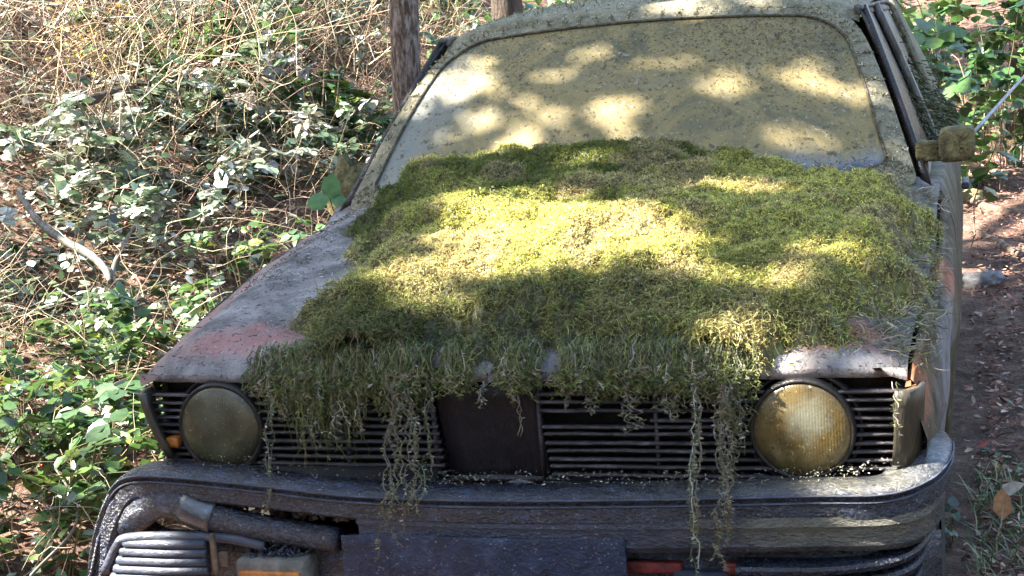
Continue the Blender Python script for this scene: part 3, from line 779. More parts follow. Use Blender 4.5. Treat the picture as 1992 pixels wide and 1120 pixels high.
def moss_col(x, y, n):
    _, cx_, cy_ = cells(x, y, .055, 11); jit_ = hash2(np.floor(cx_*999), np.floor(cy_*999), 3)
    k = fbm(x*3.2+5, y*4.2, 41, 3)+.12*(jit_-.5); k2 = fbm(x*9, y*9, 47, 2)+.22*(hash2(np.floor(cy_*777), np.floor(cx_*777), 8)-.5)
    green = np.array((.135, .165, .024)); yel = np.array((.53, .51, .14)); tan = np.array((.50, .40, .21)); dk = np.array((.05, .066, .018)); gg = np.array((.16, .185, .05))
    c = green+(yel-green)*sstep(.32, .58, k)[:, None]
    c = c+(tan-c)*(sstep(.46, .68, k2)*.62)[:, None]
    fr = sstep(.36, .05, y)*.85
    c = c+(np.where((k2 > .47)[:, None], gg, dk)-c)*fr[:, None]*(1-.6*sstep(.1, .5, x))[:, None]
    c = c*np.exp(rng.normal(0, .28, (n, 1)))*np.exp(rng.normal(0, .07, (n, 3)))
    br = rng.random(n) < .15
    c[br] = np.array((.16, .10, .055))*np.exp(rng.normal(0, .3, (br.sum(), 1)))
    return c
keep = E_ > .02
idx = np.arange(GX.size).reshape(GX.shape)
F = np.stack([idx[:-1, :-1], idx[1:, :-1], idx[1:, 1:], idx[:-1, 1:]], -1).reshape(-1, 4)
kf = keep.ravel()[F].any(1); F = F[kf]
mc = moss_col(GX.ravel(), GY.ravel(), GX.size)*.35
moss = empty('moss_blanket', (0, .5, .87))
tag(moss, 'thick green and yellow moss blanket covering the car hood', 'moss', kind='stuff')
def keepat(o, par):
    o.parent = par; o.matrix_parent_inverse = Matrix.Translation(-Vector(par.location)); return o
used = np.zeros(GX.size, bool); used[F.ravel()] = True; remap = np.cumsum(used)-1
keepat(mesh_np('moss_cushion', np.stack([GX, GY, GZ], -1).reshape(-1, 3)[used], remap[F], M_moss, None, mc[used]), moss)['kind'] = 'stuff'
NM = 185000
x = rng.uniform(-.8, .8, NM*2); y = rng.uniform(-.01, 1.15, NM*2)
h, e = moss_h(x, y); ok = rng.random(len(x)) < e**.8*(.9) ; x, y, h, e = x[ok][:NM], y[ok][:NM], h[ok][:NM], e[ok][:NM]; n = len(x)
z = hood_z(np.clip(x, -.76, .76), np.clip(y, 0, 1.12))+h-.006+.012*(fbm(x*45, y*45, 33, 2)-.5)*e
flow = np.stack([.9*(fbm(x*6, y*6, 51, 2)-.5)*2, -.55-.5*sstep(.5, .1, y), -.05-.25*sstep(.35, .0, y)], -1)
_, ccx, ccy = cells(x, y, .055, 11); rad_ = np.stack([x-ccx, y-ccy, 0*x], -1)/.028
d0 = norm(flow*.40+rand_unit(n)*.75+rad_*.9+np.array([0, 0, .45])*(1-.5*sstep(.3, 0, y))[:, None])
L = rng.uniform(.004, .014, n)*(1+1.6*sstep(.35, .02, y))*(1+1.2*(rng.random(n) < .06)); K = 5
P = np.zeros((n, K, 3)); P[:, 0] = np.stack([x, y, z], -1); d = d0.copy()
for k in range(1, K):
    P[:, k] = P[:, k-1]+d*(L/(K-1))[:, None]; d = norm(d+rng.normal(0, .52, (n, 3))+flow*.28+np.array([0, 0, -.22]))
W = np.outer(rng.uniform(.0009, .0018, n), [1, 1.1, 1, .8, .35])
V, F = ribbons(P, W, norm(np.cross(d0, rand_unit(n))))
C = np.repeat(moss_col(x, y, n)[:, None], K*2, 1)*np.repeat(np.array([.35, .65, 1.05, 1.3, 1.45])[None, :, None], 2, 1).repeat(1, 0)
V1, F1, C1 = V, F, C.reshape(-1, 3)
# side leaflets along each strand
sub_i = rng.integers(1, 5, n*2); ii = np.tile(np.arange(n), 2); b0 = P[ii, sub_i]; dd = norm(rand_unit(2*n)+np.array([0, -.3, .1])); ll = rng.uniform(.003, .007, 2*n)
P2 = np.stack([b0, b0+dd*ll[:, None]*.5, b0+dd*ll[:, None]], 1); W2 = np.outer(rng.uniform(.0009, .0018, 2*n), [1, .9, .3])
V2, F2 = ribbons(P2, W2, norm(np.cross(dd, rand_unit(2*n)))); C2 = np.repeat((moss_col(x, y, n)*1.1)[ii][:, None], 6, 1).reshape(-1, 3)
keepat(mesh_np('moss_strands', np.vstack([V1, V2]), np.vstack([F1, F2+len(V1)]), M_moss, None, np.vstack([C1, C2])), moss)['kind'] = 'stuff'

# fringe over the front lip
def fringe_len(x):
    u = np.interp(x, [-.52, -.48, -.40, -.30, -.20, -.12, -.05, .10, .25, .36, .43, .47, .50], [.05, .04, .075, .085, .06, .025, .022, .024, .028, .038, .06, .07, .05])
    return u
NF = 12000; x = rng.uniform(-.487, .485, NF); den = sstep(.25, .7, fbm(x*16, x*0, 61, 2)); den *= np.interp(x, [-.5, -.43, -.40, -.15, -.10, .30, .38, .5], [.12, .25, .9, .9, .22, .26, .75, .5]); ok = rng.random(NF) < den; x = x[ok]; n = len(x)
dcl, ccl, _ = cells(x, 0*x+3.3, .026, 61); dcl = np.abs(x-ccl)/.026
x = ccl+(x-ccl)*.75; Ls = .006+(1.35-1.6*np.clip(dcl, 0, .7))*(.35+1.1*hash2(np.floor(ccl*5000), np.floor(ccl*0), 7))*fringe_len(x)*rng.beta(1.0, 3.2, n)*1.7*1.0; K = 11
K = 16; P = np.zeros((n, K, 3)); A0 = np.stack([x, rng.uniform(.0, .06, n), rng.uniform(.768, .80, n)], -1); A1 = A0+np.stack([rng.normal(0, .008, n), -A0[:, 1]-.010, rng.uniform(-.018, -.004, n)], -1); A2 = np.stack([A1[:, 0]+rng.normal(0, .008, n), rng.uniform(-.032, -.010, n), rng.uniform(.725, .752, n)], -1)
for k in range(K):
    if k < 4: P[:, k] = A0+(A1-A0)*k/3+rng.normal(0, .0040, (n, 3))
    elif k < 7: P[:, k] = A1+(A2-A1)*(k-3)/3+rng.normal(0, .0042, (n, 3))
    else: P[:, k] = P[:, k-1]+np.stack([rng.normal(0, .0036, n), rng.normal(0, .0025, n), -Ls/(K-7)*rng.uniform(.3, 1.7, n)], -1)
W = np.outer(rng.uniform(.0010, .0020, n), [1]*(K-3)+[.9, .7, .4])
V, F = ribbons(P, W, norm(np.stack([np.ones(n), rng.normal(0, .5, n), 0*x], -1)))
pal = [(.12, .14, .04, 4), (.06, .075, .025, 3), (.20, .21, .07, 2.4), (.23, .19, .11, 1.6), (.34, .33, .27, .8)]
cf = pick(pal, n, .25)
V1, F1, C1 = V, F, np.repeat(cf[:, None], K*2, 1).reshape(-1, 3)
ii = np.repeat(np.arange(n), 18); kk = rng.integers(2, K, len(ii)); fr = rng.random(len(ii))[:, None]; b0 = P[ii, kk-1]*(1-fr)+P[ii, kk]*fr
dd = norm(np.stack([rng.choice([-1., 1.], len(ii)), rng.normal(0, .5, len(ii)), rng.uniform(-1.1, .1, len(ii))], -1)); ll = rng.uniform(.003, .010, len(ii))
P2 = np.stack([b0, b0+dd*ll[:, None]*.6, b0+dd*ll[:, None]+np.array([0, 0, -.001])], 1); V2, F2 = ribbons(P2, np.outer(rng.uniform(.0014, .0026, len(ii)), [1, .9, .3]), norm(np.cross(dd, rand_unit(len(ii)))))
C2 = np.repeat((cf*1.15)[ii][:, None], 6, 1).reshape(-1, 3)
keepat(mesh_np('moss_fringe', np.vstack([V1, V2]), np.vstack([F1, F2+len(V1)]), M_moss, None, np.vstack([C1, C2])), moss)['kind'] = 'stuff'

# long hanging strings, one object each
def string(u, v1, label, y=-.05, dense=1.0, x_w=.010, nst=3, palette=None, v0=742):
    p0 = at(u, v0, y+.02); p1 = at(u, v1, y-.045 if v1 > 960 else y-.01)
    p1[0] = p0[0]+(p1[0]-p0[0])*.6+random.uniform(-.008, .008)
    allV = []; allF = []; allC = []; off = 0
    n = nst; K = 26; t = np.linspace(0, 1, K)
    end = rng.uniform(.72, 1, n)[:, None]
    tt = t[None]*end
    if v1 > 960:
        pm = at(u+(0 if v0 == 700 else 2), 940, -.10); pe = at(u, 962, -.160); p1[1] = -.170
        kv = np.array([v0, 940, 962, v1], float); kv = (kv-v0)/(v1-v0); kp = np.array([p0, pm, pe, p1])
        P = np.stack([np.interp(tt, kv, kp[:, c]) for c in range(3)], -1)
    else:
        P = p0[None, None]+(p1-p0)[None, None]*tt[..., None]
    P = P+np.stack([(vn(tt*7+np.arange(n)[:, None]*9+u, tt*0, 3)-.5)*x_w*2.2+(vn(tt*23+np.arange(n)[:, None]*5, tt*0+u, 4)-.5)*x_w, (vn(tt*9+u, tt*0+5, 5)-.5)*.012, 0*tt], -1)
    W = np.full((n, K), .0016)*rng.uniform(.8, 1.4, (n, 1)); cst = pick(palette or [(.17, .14, .09, 3), (.10, .11, .05, 2), (.30, .27, .22, 1)], n)
    V, F = ribbons(P, W, norm(np.array([[1., .3, 0]]*n))); allV.append(V); allF.append(F); allC.append(np.repeat(cst[:, None], K*2, 1).reshape(-1, 3)); off += len(V)
    m_ = int(90*dense*nst/3*abs(p1[2]-p0[2])/.2); i = rng.integers(0, n, m_); f_ = rng.random(m_)*(K-1.01); k0 = f_.astype(int); fr = (f_-k0)[:, None]; b0 = P[i, k0]*(1-fr)+P[i, k0+1]*fr
    dd = norm(np.stack([rng.choice([-1., 1.], m_), rng.normal(0, .6, m_), rng.uniform(-1, .3, m_)], -1)); ll = rng.uniform(.003, .0095, m_)
    P2 = np.stack([b0, b0+dd*ll[:, None]*.5, b0+dd*ll[:, None]], 1); V2, F2 = ribbons(P2, np.outer(rng.uniform(.0018, .0036, m_), [.8, 1, .4]), norm(np.cross(dd, rand_unit(m_))))
    cc2 = pick([(.19, .17, .09, 3), (.10, .12, .045, 3), (.34, .31, .26, 1.2), (.14, .09, .05, 1)], m_, .3)
    allV.append(V2); allF.append(F2+off); allC.append(np.repeat(cc2[:, None], 6, 1).reshape(-1, 3))
    o = mesh_np('moss_string', np.vstack(allV)-p0, np.vstack(allF), M_moss, None, np.vstack(allC)); o.location = p0
    tag(o, label, 'moss string', 'moss strings hanging from the hood edge over the grille')
for a_ in [
    (524, 1035, 'pale moss string hanging beside the olive headlight down onto the bumper', -.05, 1.4, .008, 3, None, 700),
    (612, 880, 'short green moss string, first one right of the string beside the olive headlight', -.045, 1.0, .014, 4),
    (645, 860, 'short green moss string hanging in the thickest fringe over the left grille', -.045, 1.0, .014, 4),
    (700, 850, 'thin green moss string over the middle of the left grille half', -.04, 1, .010, 3),
    (762, 1085, 'longest brown moss string left of the bare centre panel, reaching the number plate', -.06, 1.8, .016, 6),
    (797, 1060, 'tangled brown moss string over the left grille edge reaching the plate', -.055, 1.8, .018, 6),
    (832, 960, 'reddish moss string hanging along the left edge of the centre panel', -.05, 1.2, .008, 3),
    (940, 800, 'short pale icicle of moss hanging over the top of the centre panel', -.035, 1.2, .006, 3),
    (1008, 872, 'thin straight stalk slanting across the right side of the centre panel', -.035, .3, .004, 2),
    (1105, 800, 'stubby moss tuft hanging just right of the centre panel', -.035, 1.2, .006, 3),
    (1150, 812, 'green moss tuft hanging over the first slats of the right grille half', -.035, 1.4, .008, 4),
    (1235, 850, 'curly brown moss string over the middle of the right grille half', -.04, 1.3, .022, 5),
    (1300, 830, 'tangled brown moss tuft in the middle of the right grille half', -.04, 1.3, .024, 6),
    (1352, 1105, 'long pale grey moss string hanging down past the bumper ridge', -.06, 1.7, .010, 5),
    (1408, 1090, 'thick brown moss string just left of the amber headlight', -.06, 2.0, .016, 7),
    (1432, 960, 'loose moss string touching the left rim of the amber headlight', -.06, 1.2, .016, 4),
    (1740, 850, 'single pale strand hanging in front of the right corner lamp', -.045, .8, .005, 2)]:
    string(*a_)

# ================================================================== dry strands on fender edges, flecks on the glass
# crust flecks on windscreen
NC = 9000; u = rng.uniform(-.97, .97, NC*2); v = rng.uniform(.03, .985, NC*2)
dn = np.clip(.12+.75*sstep(.25, .9, v)*(.35+.65*sstep(-.2, .7, u))+.55*(fbm(u*4, v*4, 71)-.5)+.25*sstep(.2, .9, u), 0, 1)
ok = rng.random(NC*2) < dn; u, v = u[ok][:NC], v[ok][:NC]; n = len(u)
base = np.array([WS(a_, b2, .001) for a_, b2 in zip(u, v)])
du = np.array([1., 0, 0]); dv = norm(np.array([0, .432, .374])); nn = norm(np.array([0, -.374, .432]))
ang = rng.uniform(0, 6.28, n); K = 5; P = np.zeros((n, K, 3)); P[:, 0] = base; Ls = rng.uniform(.003, .012, n)
for k in range(1, K):
    ang = ang+rng.normal(0, 1.1, n); st = np.cos(ang)[:, None]*du+np.sin(ang)[:, None]*dv*.9
    P[:, k] = P[:, k-1]+st*(Ls/(K-1))[:, None]
P += nn*(.0012+.0016*np.sin(np.linspace(0, 3.14, K)))[None, :, None]
V, F = ribbons(P, np.outer(rng.uniform(.0009, .0022, n), [.5, 1, 1.1, 1, .4]), norm(np.tile(nn, (n, 1))*.9+rand_unit(n)*.8))
cfl = pick([(.22, .19, .115, 4), (.16, .13, .07, 3), (.34, .31, .24, 2), (.08, .06, .035, 1.3)], n, .2)
tag(mesh_np('lichen_flecks', V, F, M_crust, None, np.repeat(cfl[:, None], K*2, 1)), 'pale crinkled lichen flecks and grit stuck on the windscreen', 'lichen', kind='stuff')
# roof and pillar crust
pts = []
for k in range(5200):
    if k % 2: pts.append(np.array(roofp(random.uniform(-1, 1), random.uniform(1.56, 2.3))))
    else:
        r_ = rows[0]; i = random.randrange(len(inn)); 
        t = random.random(); uq = inn[i]; ex = (uq[0]*(1+.085*t), .5+(uq[1]-.5)*(1+.16*t)); pts.append(WS(ex[0], ex[1], .012-.01*t))
pts = np.array(pts); n = len(pts); K = 4; P = np.zeros((n, K, 3)); P[:, 0] = pts; d = norm(rand_unit(n)+np.array([0, -.4, .7])); Ls = rng.uniform(.004, .012, n)
for k in range(1, K): P[:, k] = P[:, k-1]+d*(Ls/(K-1))[:, None]; d = norm(d+rng.normal(0, .7, (n, 3)))
V, F = ribbons(P, np.outer(rng.uniform(.002, .004, n), [1, 1.1, .9, .4]), norm(np.cross(d, rand_unit(n))))
cfl = pick([(.34, .31, .19, 4), (.22, .20, .10, 3), (.46, .43, .33, 2), (.12, .10, .05, 2)], n, .25)
tag(mesh_np('roof_lichen', V, F, M_crust, None, np.repeat(cfl[:, None], K*2, 1)), 'crumbly olive lichen crust over the roof edge and windscreen frame', 'lichen', kind='stuff')
# dry strands and grit lying over fender, cowl corners, bumper top and lip
def lying(fn, N, Lr, Wr, pal, name, label, mat=M_moss, upw=.15, dirb=(0, 0, 0)):
    pts = []
    while len(pts) < N:
        q = fn()
        if q is not None: pts.append(q)
    pts = np.array(pts); K = 6; P = np.zeros((N, K, 3)); P[:, 0] = pts; d = norm(rand_unit(N)*np.array([1, 1, .35])+np.array([0, 0, upw])+np.array(dirb)); Ls = rng.uniform(*Lr, N)
    for k in range(1, K): P[:, k] = P[:, k-1]+d*(Ls/(K-1))[:, None]; d = norm(d+rng.normal(0, .35, (N, 3))*np.array([1, 1, .6])+np.array(dirb)*.2)
    V, F = ribbons(P, np.outer(rng.uniform(*Wr, N), [.7, 1, 1, 1, .8, .3]), norm(np.cross(d, rand_unit(N))))
    c_ = pick(pal, N, .25)
    return tag(mesh_np(name, V, F, mat, None, np.repeat(c_[:, None], K*2, 1)), label, name.replace('_', ' '), kind='stuff')
def f_right():
    y = random.uniform(.05, 1.1); x = random.gauss(.72, .05)
    if x > .80: return None
    return (x, y, float(hood_z(min(x, .765), y))+random.uniform(0, .008)-.3*max(0, x-.765))
lying(f_right, 2600, (.015, .055), (.0012, .0024), [(.30, .27, .17, 4), (.20, .20, .07, 3), (.45, .42, .33, 2), (.12, .10, .05, 2)], 'dry_moss', 'thin pale dry moss strands matted along the right fender edge', dirb=(.1, -.3, -.1))
def f_grit():
    r_ = random.random()
    if r_ < .35: x = random.uniform(-.74, -.3); y = random.uniform(.02, 1.0); 
    elif r_ < .6: x = random.uniform(.3, .74); y = random.uniform(.01, .3)
    else:
        x = random.uniform(-.74, -.25); y = random.uniform(.4, 1.1); x = -.74+abs(random.gauss(0, .12))
    return (x, y, float(hood_z(x, y))+.0012)
lying(f_grit, 2300, (.004, .016), (.0010, .0020), [(.12, .10, .07, 3), (.42, .40, .36, 2), (.07, .06, .05, 2)], 'hood_grit', 'fine grit and needle crumbs scattered on the bare hood paint', M_crust, 0)
def f_bump():
    x = random.uniform(-.1, .76) if random.random() < .8 else random.uniform(-.6, -.1); y = random.uniform(-.10, -.02)+max(0, abs(x)-.66)*.9
    z = float(np.interp(x, [-.58, -.42, -.25, 0, .3, .58, .735, .8], [.577, .566, .552, .548, .553, .560, .574, .598]))
    return (x, y, z+.009)
lying(f_bump, 900, (.002, .007), (.001, .0022), [(.26, .25, .18, 4), (.38, .36, .30, 2), (.10, .09, .06, 3)], 'bumper_litter', 'pale crumbs of lichen and grit lying on top of the bumper', M_crust, .1)
# two little heaps on the bumper under the centre panel
for (u, v, s_, lb) in ((905, 947, .020, 'small pale grit heap on the bumper at the left foot of the centre panel'), (1010, 945, .026, 'wider pale grit heap on the bumper at the right foot of the centre panel')):
    c = at(u, v, -.03); m_ = MB(); rws = []
    for i in range(7):
        a_ = i/6.*math.pi/2; ring = []
        for j in range(14):
            b2 = j/14.*2*math.pi; rr_ = s_*math.cos(a_)*(1+.25*random.random()); ring.append((rr_*math.cos(b2)*1.3, rr_*math.sin(b2)*.7, s_*.5*math.sin(a_)+random.uniform(0, .002)-.004))
        rws.append(ring)
    m_.grid(rws, closev=True); o = m_.build('grit_heap', M_stone if False else M_white); o.location = c; tag(o, lb, 'grit heap')

# ================================================================== VEGETATION
GREENS = [(.065, .125, .035, 4), (.095, .17, .045, 3), (.040, .080, .030, 3), (.17, .23, .045, .9)]
GLARE_PALE = [(.24, .28, .20, 3), (.11, .16, .09, 3), (.50, .52, .47, 3.5), (.045, .08, .035, 3)]  # whitish entries put sun glare into the leaf colour
BROWN = [(.26, .155, .10, 4), (.38, .26, .19, 3), (.12, .07, .045, 2.5), (.50, .39, .30, 2)]
STRAW = [(.36, .28, .18, 3), (.24, .17, .11, 3), (.46, .39, .30, 1.5), (.13, .085, .055, 3)]
def bramble(name, loc, rad, hgt, nstem, nleaf, size, pal, label, cat='bramble', group=None, berries=0, seedk=0, droop=.5, wid=1.0, stemw=.004):
    loc = np.array(loc, float)
    root = empty(name, tuple(loc)); tag(root, label, cat, group)
    K = 9; N = nstem; ang = rng.uniform(0, 6.28, N); out = np.stack([np.cos(ang), np.sin(ang), 0*ang], -1)
    P = np.zeros((N, K, 3)); P[:, 0] = out*rng.uniform(0, rad*.35, N)[:, None]
    hh = hgt*rng.uniform(.45, 1.05, N); rr_ = rad*rng.uniform(.3, 1.1, N); t = np.linspace(0, 1, K)
    for k in range(1, K):
        P[:, k] = P[:, 0]+out*(rr_*t[k]**1.3)[:, None]+np.array([0, 0, 1.])*(hh*(np.sin(t[k]*math.pi*(.5+.35*droop))))[:, None]+rng.normal(0, .012, (N, 3))
    V, F = tubes3(P, np.outer(rng.uniform(.6, 1.3, N)*stemw, np.linspace(1, .35, K)))
    mesh_np('stems', V, F, M_twig, root, np.repeat(pick([(.16, .11, .06, 3), (.20, .19, .09, 2), (.30, .20, .15, 1)], N)[:, None], K*3, 1))
    nn_ = max(3, nleaf//4); i = rng.integers(0, N, nn_); f_ = (K-1.01)*rng.uniform(.03, 1, nn_)**(1.1 if name == 'bush' else .7); k0 = f_.astype(int); fr = (f_-k0)[:, None]
    nod = P[i, k0]*(1-fr)+P[i, k0+1]*fr+rng.normal(0, size*.35, (nn_, 3)); nnr = norm(rand_unit(nn_)*.6+np.array([0, 0, 1.])); nsz = rng.uniform(.5, 1.3, nn_); nco = pick(pal, nn_, .2)
    q = rng.integers(0, nn_, nleaf); dd = rand_unit(nleaf); dd = norm(dd-nnr[q]*np.sum(dd*nnr[q], 1)[:, None]*.8+np.array([0, 0, -.15])); nr = norm(nnr[q]+rand_unit(nleaf)*.25)
    b0 = nod[q]+dd*size*.12
    V, F, C = leaves(b0, dd, nr, size*nsz[q]*rng.uniform(.75, 1.2, nleaf), nco[q]*np.exp(rng.normal(0, .12, (nleaf, 1))), wid)
    mesh_np('foliage', V, F, M_leaf, root, C)
    for k in range(berries):
        q = P[rng.integers(0, N), rng.integers(K-4, K)]
        m_ = MB()
        for j in range(9):
            dv_ = rand_unit(1)[0]*.005; m_.lathe([(.0002, -.004), (.0035, -.002), (.004, 0), (.0035, .002), (.0002, .004)], q+dv_, n=7)
        m_.build('berry', M_berry, root)
    return root

def gp(u, v, lift=0): 
    p = on_ground(u, v); p[2] = float(ground_z(p[0], p[1]))+lift; return p
# --- scattered stuff on left bank
def scatter_px(N, u0, u1, v0, v1, dens=None):
    """ground points whose projection falls in a window (for laying litter where the photo shows it)"""
    out = []
    while len(out) < N:
        u = random.uniform(u0, u1); v = random.uniform(v0, v1)
        out.append(on_ground(u, v))
    return np.array(out)
NL = 15000
gx = rng.uniform(-6.5, -.9, NL*2); gy = rng.uniform(.2, 9.5, NL*2)
# keep density higher near the camera and inside the cone the lens sees
ok = rng.random(NL*2) < np.clip(1.2-gy/12, .2, 1)*(gx > -2.2-gy*.62); gx, gy = gx[ok][:NL], gy[ok][:NL]; n = len(gx)
base = np.stack([gx, gy, ground_z(gx, gy)+rng.uniform(.0, .05, n)], -1)
V, F, C = leaves(base, norm(rand_unit(n)*np.array([1, 1, .3])), norm(rand_unit(n)*.7+np.array([0, 0, 1.])), rng.uniform(.018, .055, n), pick(BROWN, n, .25), .75)
tag(mesh_np('leaf_litter', V, F, M_dry, None, C), 'brown dead leaf litter carpeting the bank left of the car', 'leaf litter', kind='stuff')
# dry twigs tangle on the bank
def tangle(N, area, hr, Lr, Wr, pal, label, upright=.4, name='dry_twigs', kmin=0):
    gx = rng.uniform(area[0], area[1], N); gy = rng.uniform(area[2], area[3], N)
    K = 7; P = np.zeros((N, K, 3)); P[:, 0] = np.stack([gx, gy, ground_z(gx, gy)+rng.uniform(hr[0], hr[1], N)], -1)
    d = norm(rand_unit(N)*np.array([1, 1, .5])+np.array([0, 0, upright])*rng.uniform(0, 1.6, N)[:, None]); Ls = rng.uniform(*Lr, N)
    for k in range(1, K): P[:, k] = P[:, k-1]+d*(Ls/(K-1))[:, None]; d = norm(d+rng.normal(0, .22, (N, 3))+np.array([0, 0, -.04]))
    V, F = tubes3(P, np.outer(rng.uniform(*Wr, N), np.linspace(1, .4, K))); c_ = pick(pal, N, .25)
    return tag(mesh_np(name, V, F, M_twig, None, np.repeat(c_[:, None], K*3, 1)), label, name.replace('_', ' '), kind='stuff')
tangle(3800, (-5.4, -1.1, 1.2, 6.5), (0, .35), (.10, .45), (.002, .0055), STRAW, 'tangle of dry broken twigs all over the bank left of the car', .35)
tangle(4200, (-6.6, -2.4, 3.0, 8.0), (0, .9), (.25, .9), (.003, .009), STRAW, 'dense dead brushwood standing at the top left of the bank', .9, 'brushwood')
tangle(1300, (-3.2, -.95, .3, 2.2), (0, .25), (.08, .35), (.0018, .004), STRAW, 'fine dry stalks among the green leaves beside the bumper', .7, 'dry_stalks')
# low small leaves everywhere as a carpet
def carpet(N, area, h, size, pal, label, name='ground_leaves', cl=2.0, thr=.45, up_=1.0, wid=.9):
    gx = rng.uniform(area[0], area[1], N*4); gy = rng.uniform(area[2], area[3], N*4); ok = fbm(gx*cl, gy*cl, 81) > thr; gx, gy = gx[ok][:N], gy[ok][:N]; n = len(gx)
    hh = h*rng.random(n)**.7*(.3+1.2*fbm(gx*3, gy*3, 91, 2))
    base = np.stack([gx, gy, ground_z(gx, gy)+hh], -1)
    V, F, C = leaves(base, norm(rand_unit(n)*np.array([1, 1, .4])), norm(rand_unit(n)*.6+np.array([0, 0, up_])), size*rng.uniform(.5, 1.25, n), pick(pal, n, .25), wid)
    return tag(mesh_np(name, V, F, M_leaf, None, C), label, name.replace('_', ' '), kind='stuff')
carpet(5200, (-4.8, -1.3, 1.6, 6.8), .34, .046, GLARE_PALE, 'small pale bramble leaves spread over the sunny bank', cl=1.6, thr=.50)
carpet(1700, (-3.0, -.92, .3, 2.4), .25, .042, GREENS+GLARE_PALE[:1], 'low green leaves covering the ground left of the bumper', cl=3, thr=.42)

spec = [
 # u, v, rad, h, stems, leaves, size, pal, label, berries
 (60, 1060, .35, .40, 16, 320, .052, GREENS, 'bright green leafy plant in the bottom left corner beside the drooping bumper end', 1),
 (215, 900, .32, .42, 16, 340, .050, GREENS, 'green bramble with round leaves closest to the olive headlight', 3),
 (90, 830, .34, .38, 14, 280, .050, GREENS, 'green bramble left of the headlight, against the picture edge', 2),
 (200, 730, .36, .38, 16, 300, .046, GREENS, 'green bramble just left of the bare grey hood corner', 3),
 (330, 690, .36, .36, 14, 260, .044, GREENS, 'bramble with red berries growing behind the front left hood corner', 4),
 (470, 500, .34, .34, 14, 220, .044, GREENS, 'bright green leafy shrub behind the left edge of the hood', 2),
 (60, 540, .45, .40, 16, 260, .046, GLARE_PALE, 'pale glare-whitened bramble below the forked dead branch at the left', 0),
 (330, 420, .5, .42, 18, 330, .044, GLARE_PALE, 'pale sunlit bramble in the middle of the bank', 2),
 (240, 300, .5, .55, 18, 330, .046, GLARE_PALE, 'glare-whitened bramble right of the brushwood', 0),
 (430, 260, .5, .60, 22, 460, .046, GLARE_PALE, 'large whitish bramble below the fallen log', 0),
 (560, 300, .5, .50, 20, 380, .044, GLARE_PALE, 'whitish bramble left of the mossy stone', 1),
 (380, 160, .55, .65, 20, 420, .050, GREENS, 'dark green bramble beside the fallen log', 0),
 (540, 150, .6, .75, 22, 460, .050, GLARE_PALE, 'tall pale bramble at the top of the bank', 0),
 (640, 130, .6, .85, 22, 480, .048, GLARE_PALE, 'tall pale bramble growing against the bare pine trunk', 0),
 (320, 60, .5, .80, 20, 300, .048, GLARE_PALE, 'pale bramble left of the brown trunk at the top of the bank', 0),
 (450, 50, .5, .85, 20, 320, .048, GLARE_PALE, 'tall pale bramble just right of the brown trunk at the top of the bank', 0),
 (610, 30, .5, .90, 20, 320, .048, GREENS, 'highest green bramble at the very top of the picture left of the pine', 0),
 (700, 70, .45, .85, 18, 300, .046, GLARE_PALE, 'pale bramble whose leaves touch the left edge of the pine trunk', 0),
 (880, 30, .45, .70, 18, 260, .046, GREENS, 'green bramble showing between the pine trunk and the car roof', 0),
 (130, 330, .45, .50, 16, 260, .046, GLARE_PALE, 'pale bramble above the forked dead branch near the left edge', 0),
 (450, 350, .4, .40, 14, 220, .044, GLARE_PALE, 'low pale bramble in the brown litter below the large whitish one', 0),
 (610, 220, .4, .50, 16, 260, .046, GREENS, 'green bramble over the dark bank hollow', 0),
 (690, 240, .4, .50, 14, 240, .050, GREENS, 'green bramble at the foot of the pine trunk', 0),
]
for (u, v, ra, h_, ns, nl, sz, pal, lb, nb) in spec:
    p = gp(u, v+70)
    bramble('bramble', (p[0], p[1], p[2]-.03), ra, h_, ns, int(nl*(1.3 if v > 450 else 2.1)), sz*(1.08 if v > 450 else 1.45), pal, lb, 'bramble', 'brambles on the bank left of the car', nb)

# large three-part leaf sprig beside the windscreen corner
sp = empty('leaf_sprig', tuple(at(655, 430, 1.45))); tag(sp, 'sprig of three large dark green leaves beside the lower left windscreen corner', 'leaf sprig')
def bigleaf(c, dv, nv, size, parent, col=(.075, .20, .06)):
    V, F, C = leaves(np.array([c]), np.array([dv], float), np.array([nv], float), np.array([size]), np.array([col]), 1.05)
    return mesh_np('leaf', V, F, M_leaf, parent, C)
b0 = at(642, 388, 1.30)-np.array(sp.location)
bigleaf(b0, (-1, -.2, -.15), (.2, -.8, .5), .075, sp); bigleaf(b0, (.15, .1, .95), (.25, -.95, .1), .078, sp); bigleaf(b0, (1, .2, -.1), (.2, -.8, .5), .050, sp)
m_ = MB(); m_.tube([b0, b0+np.array([.01, .02, -.08]), b0+np.array([.0, .1, -.5])], .0016, 5); m_.build('stem', M_bark2, sp)

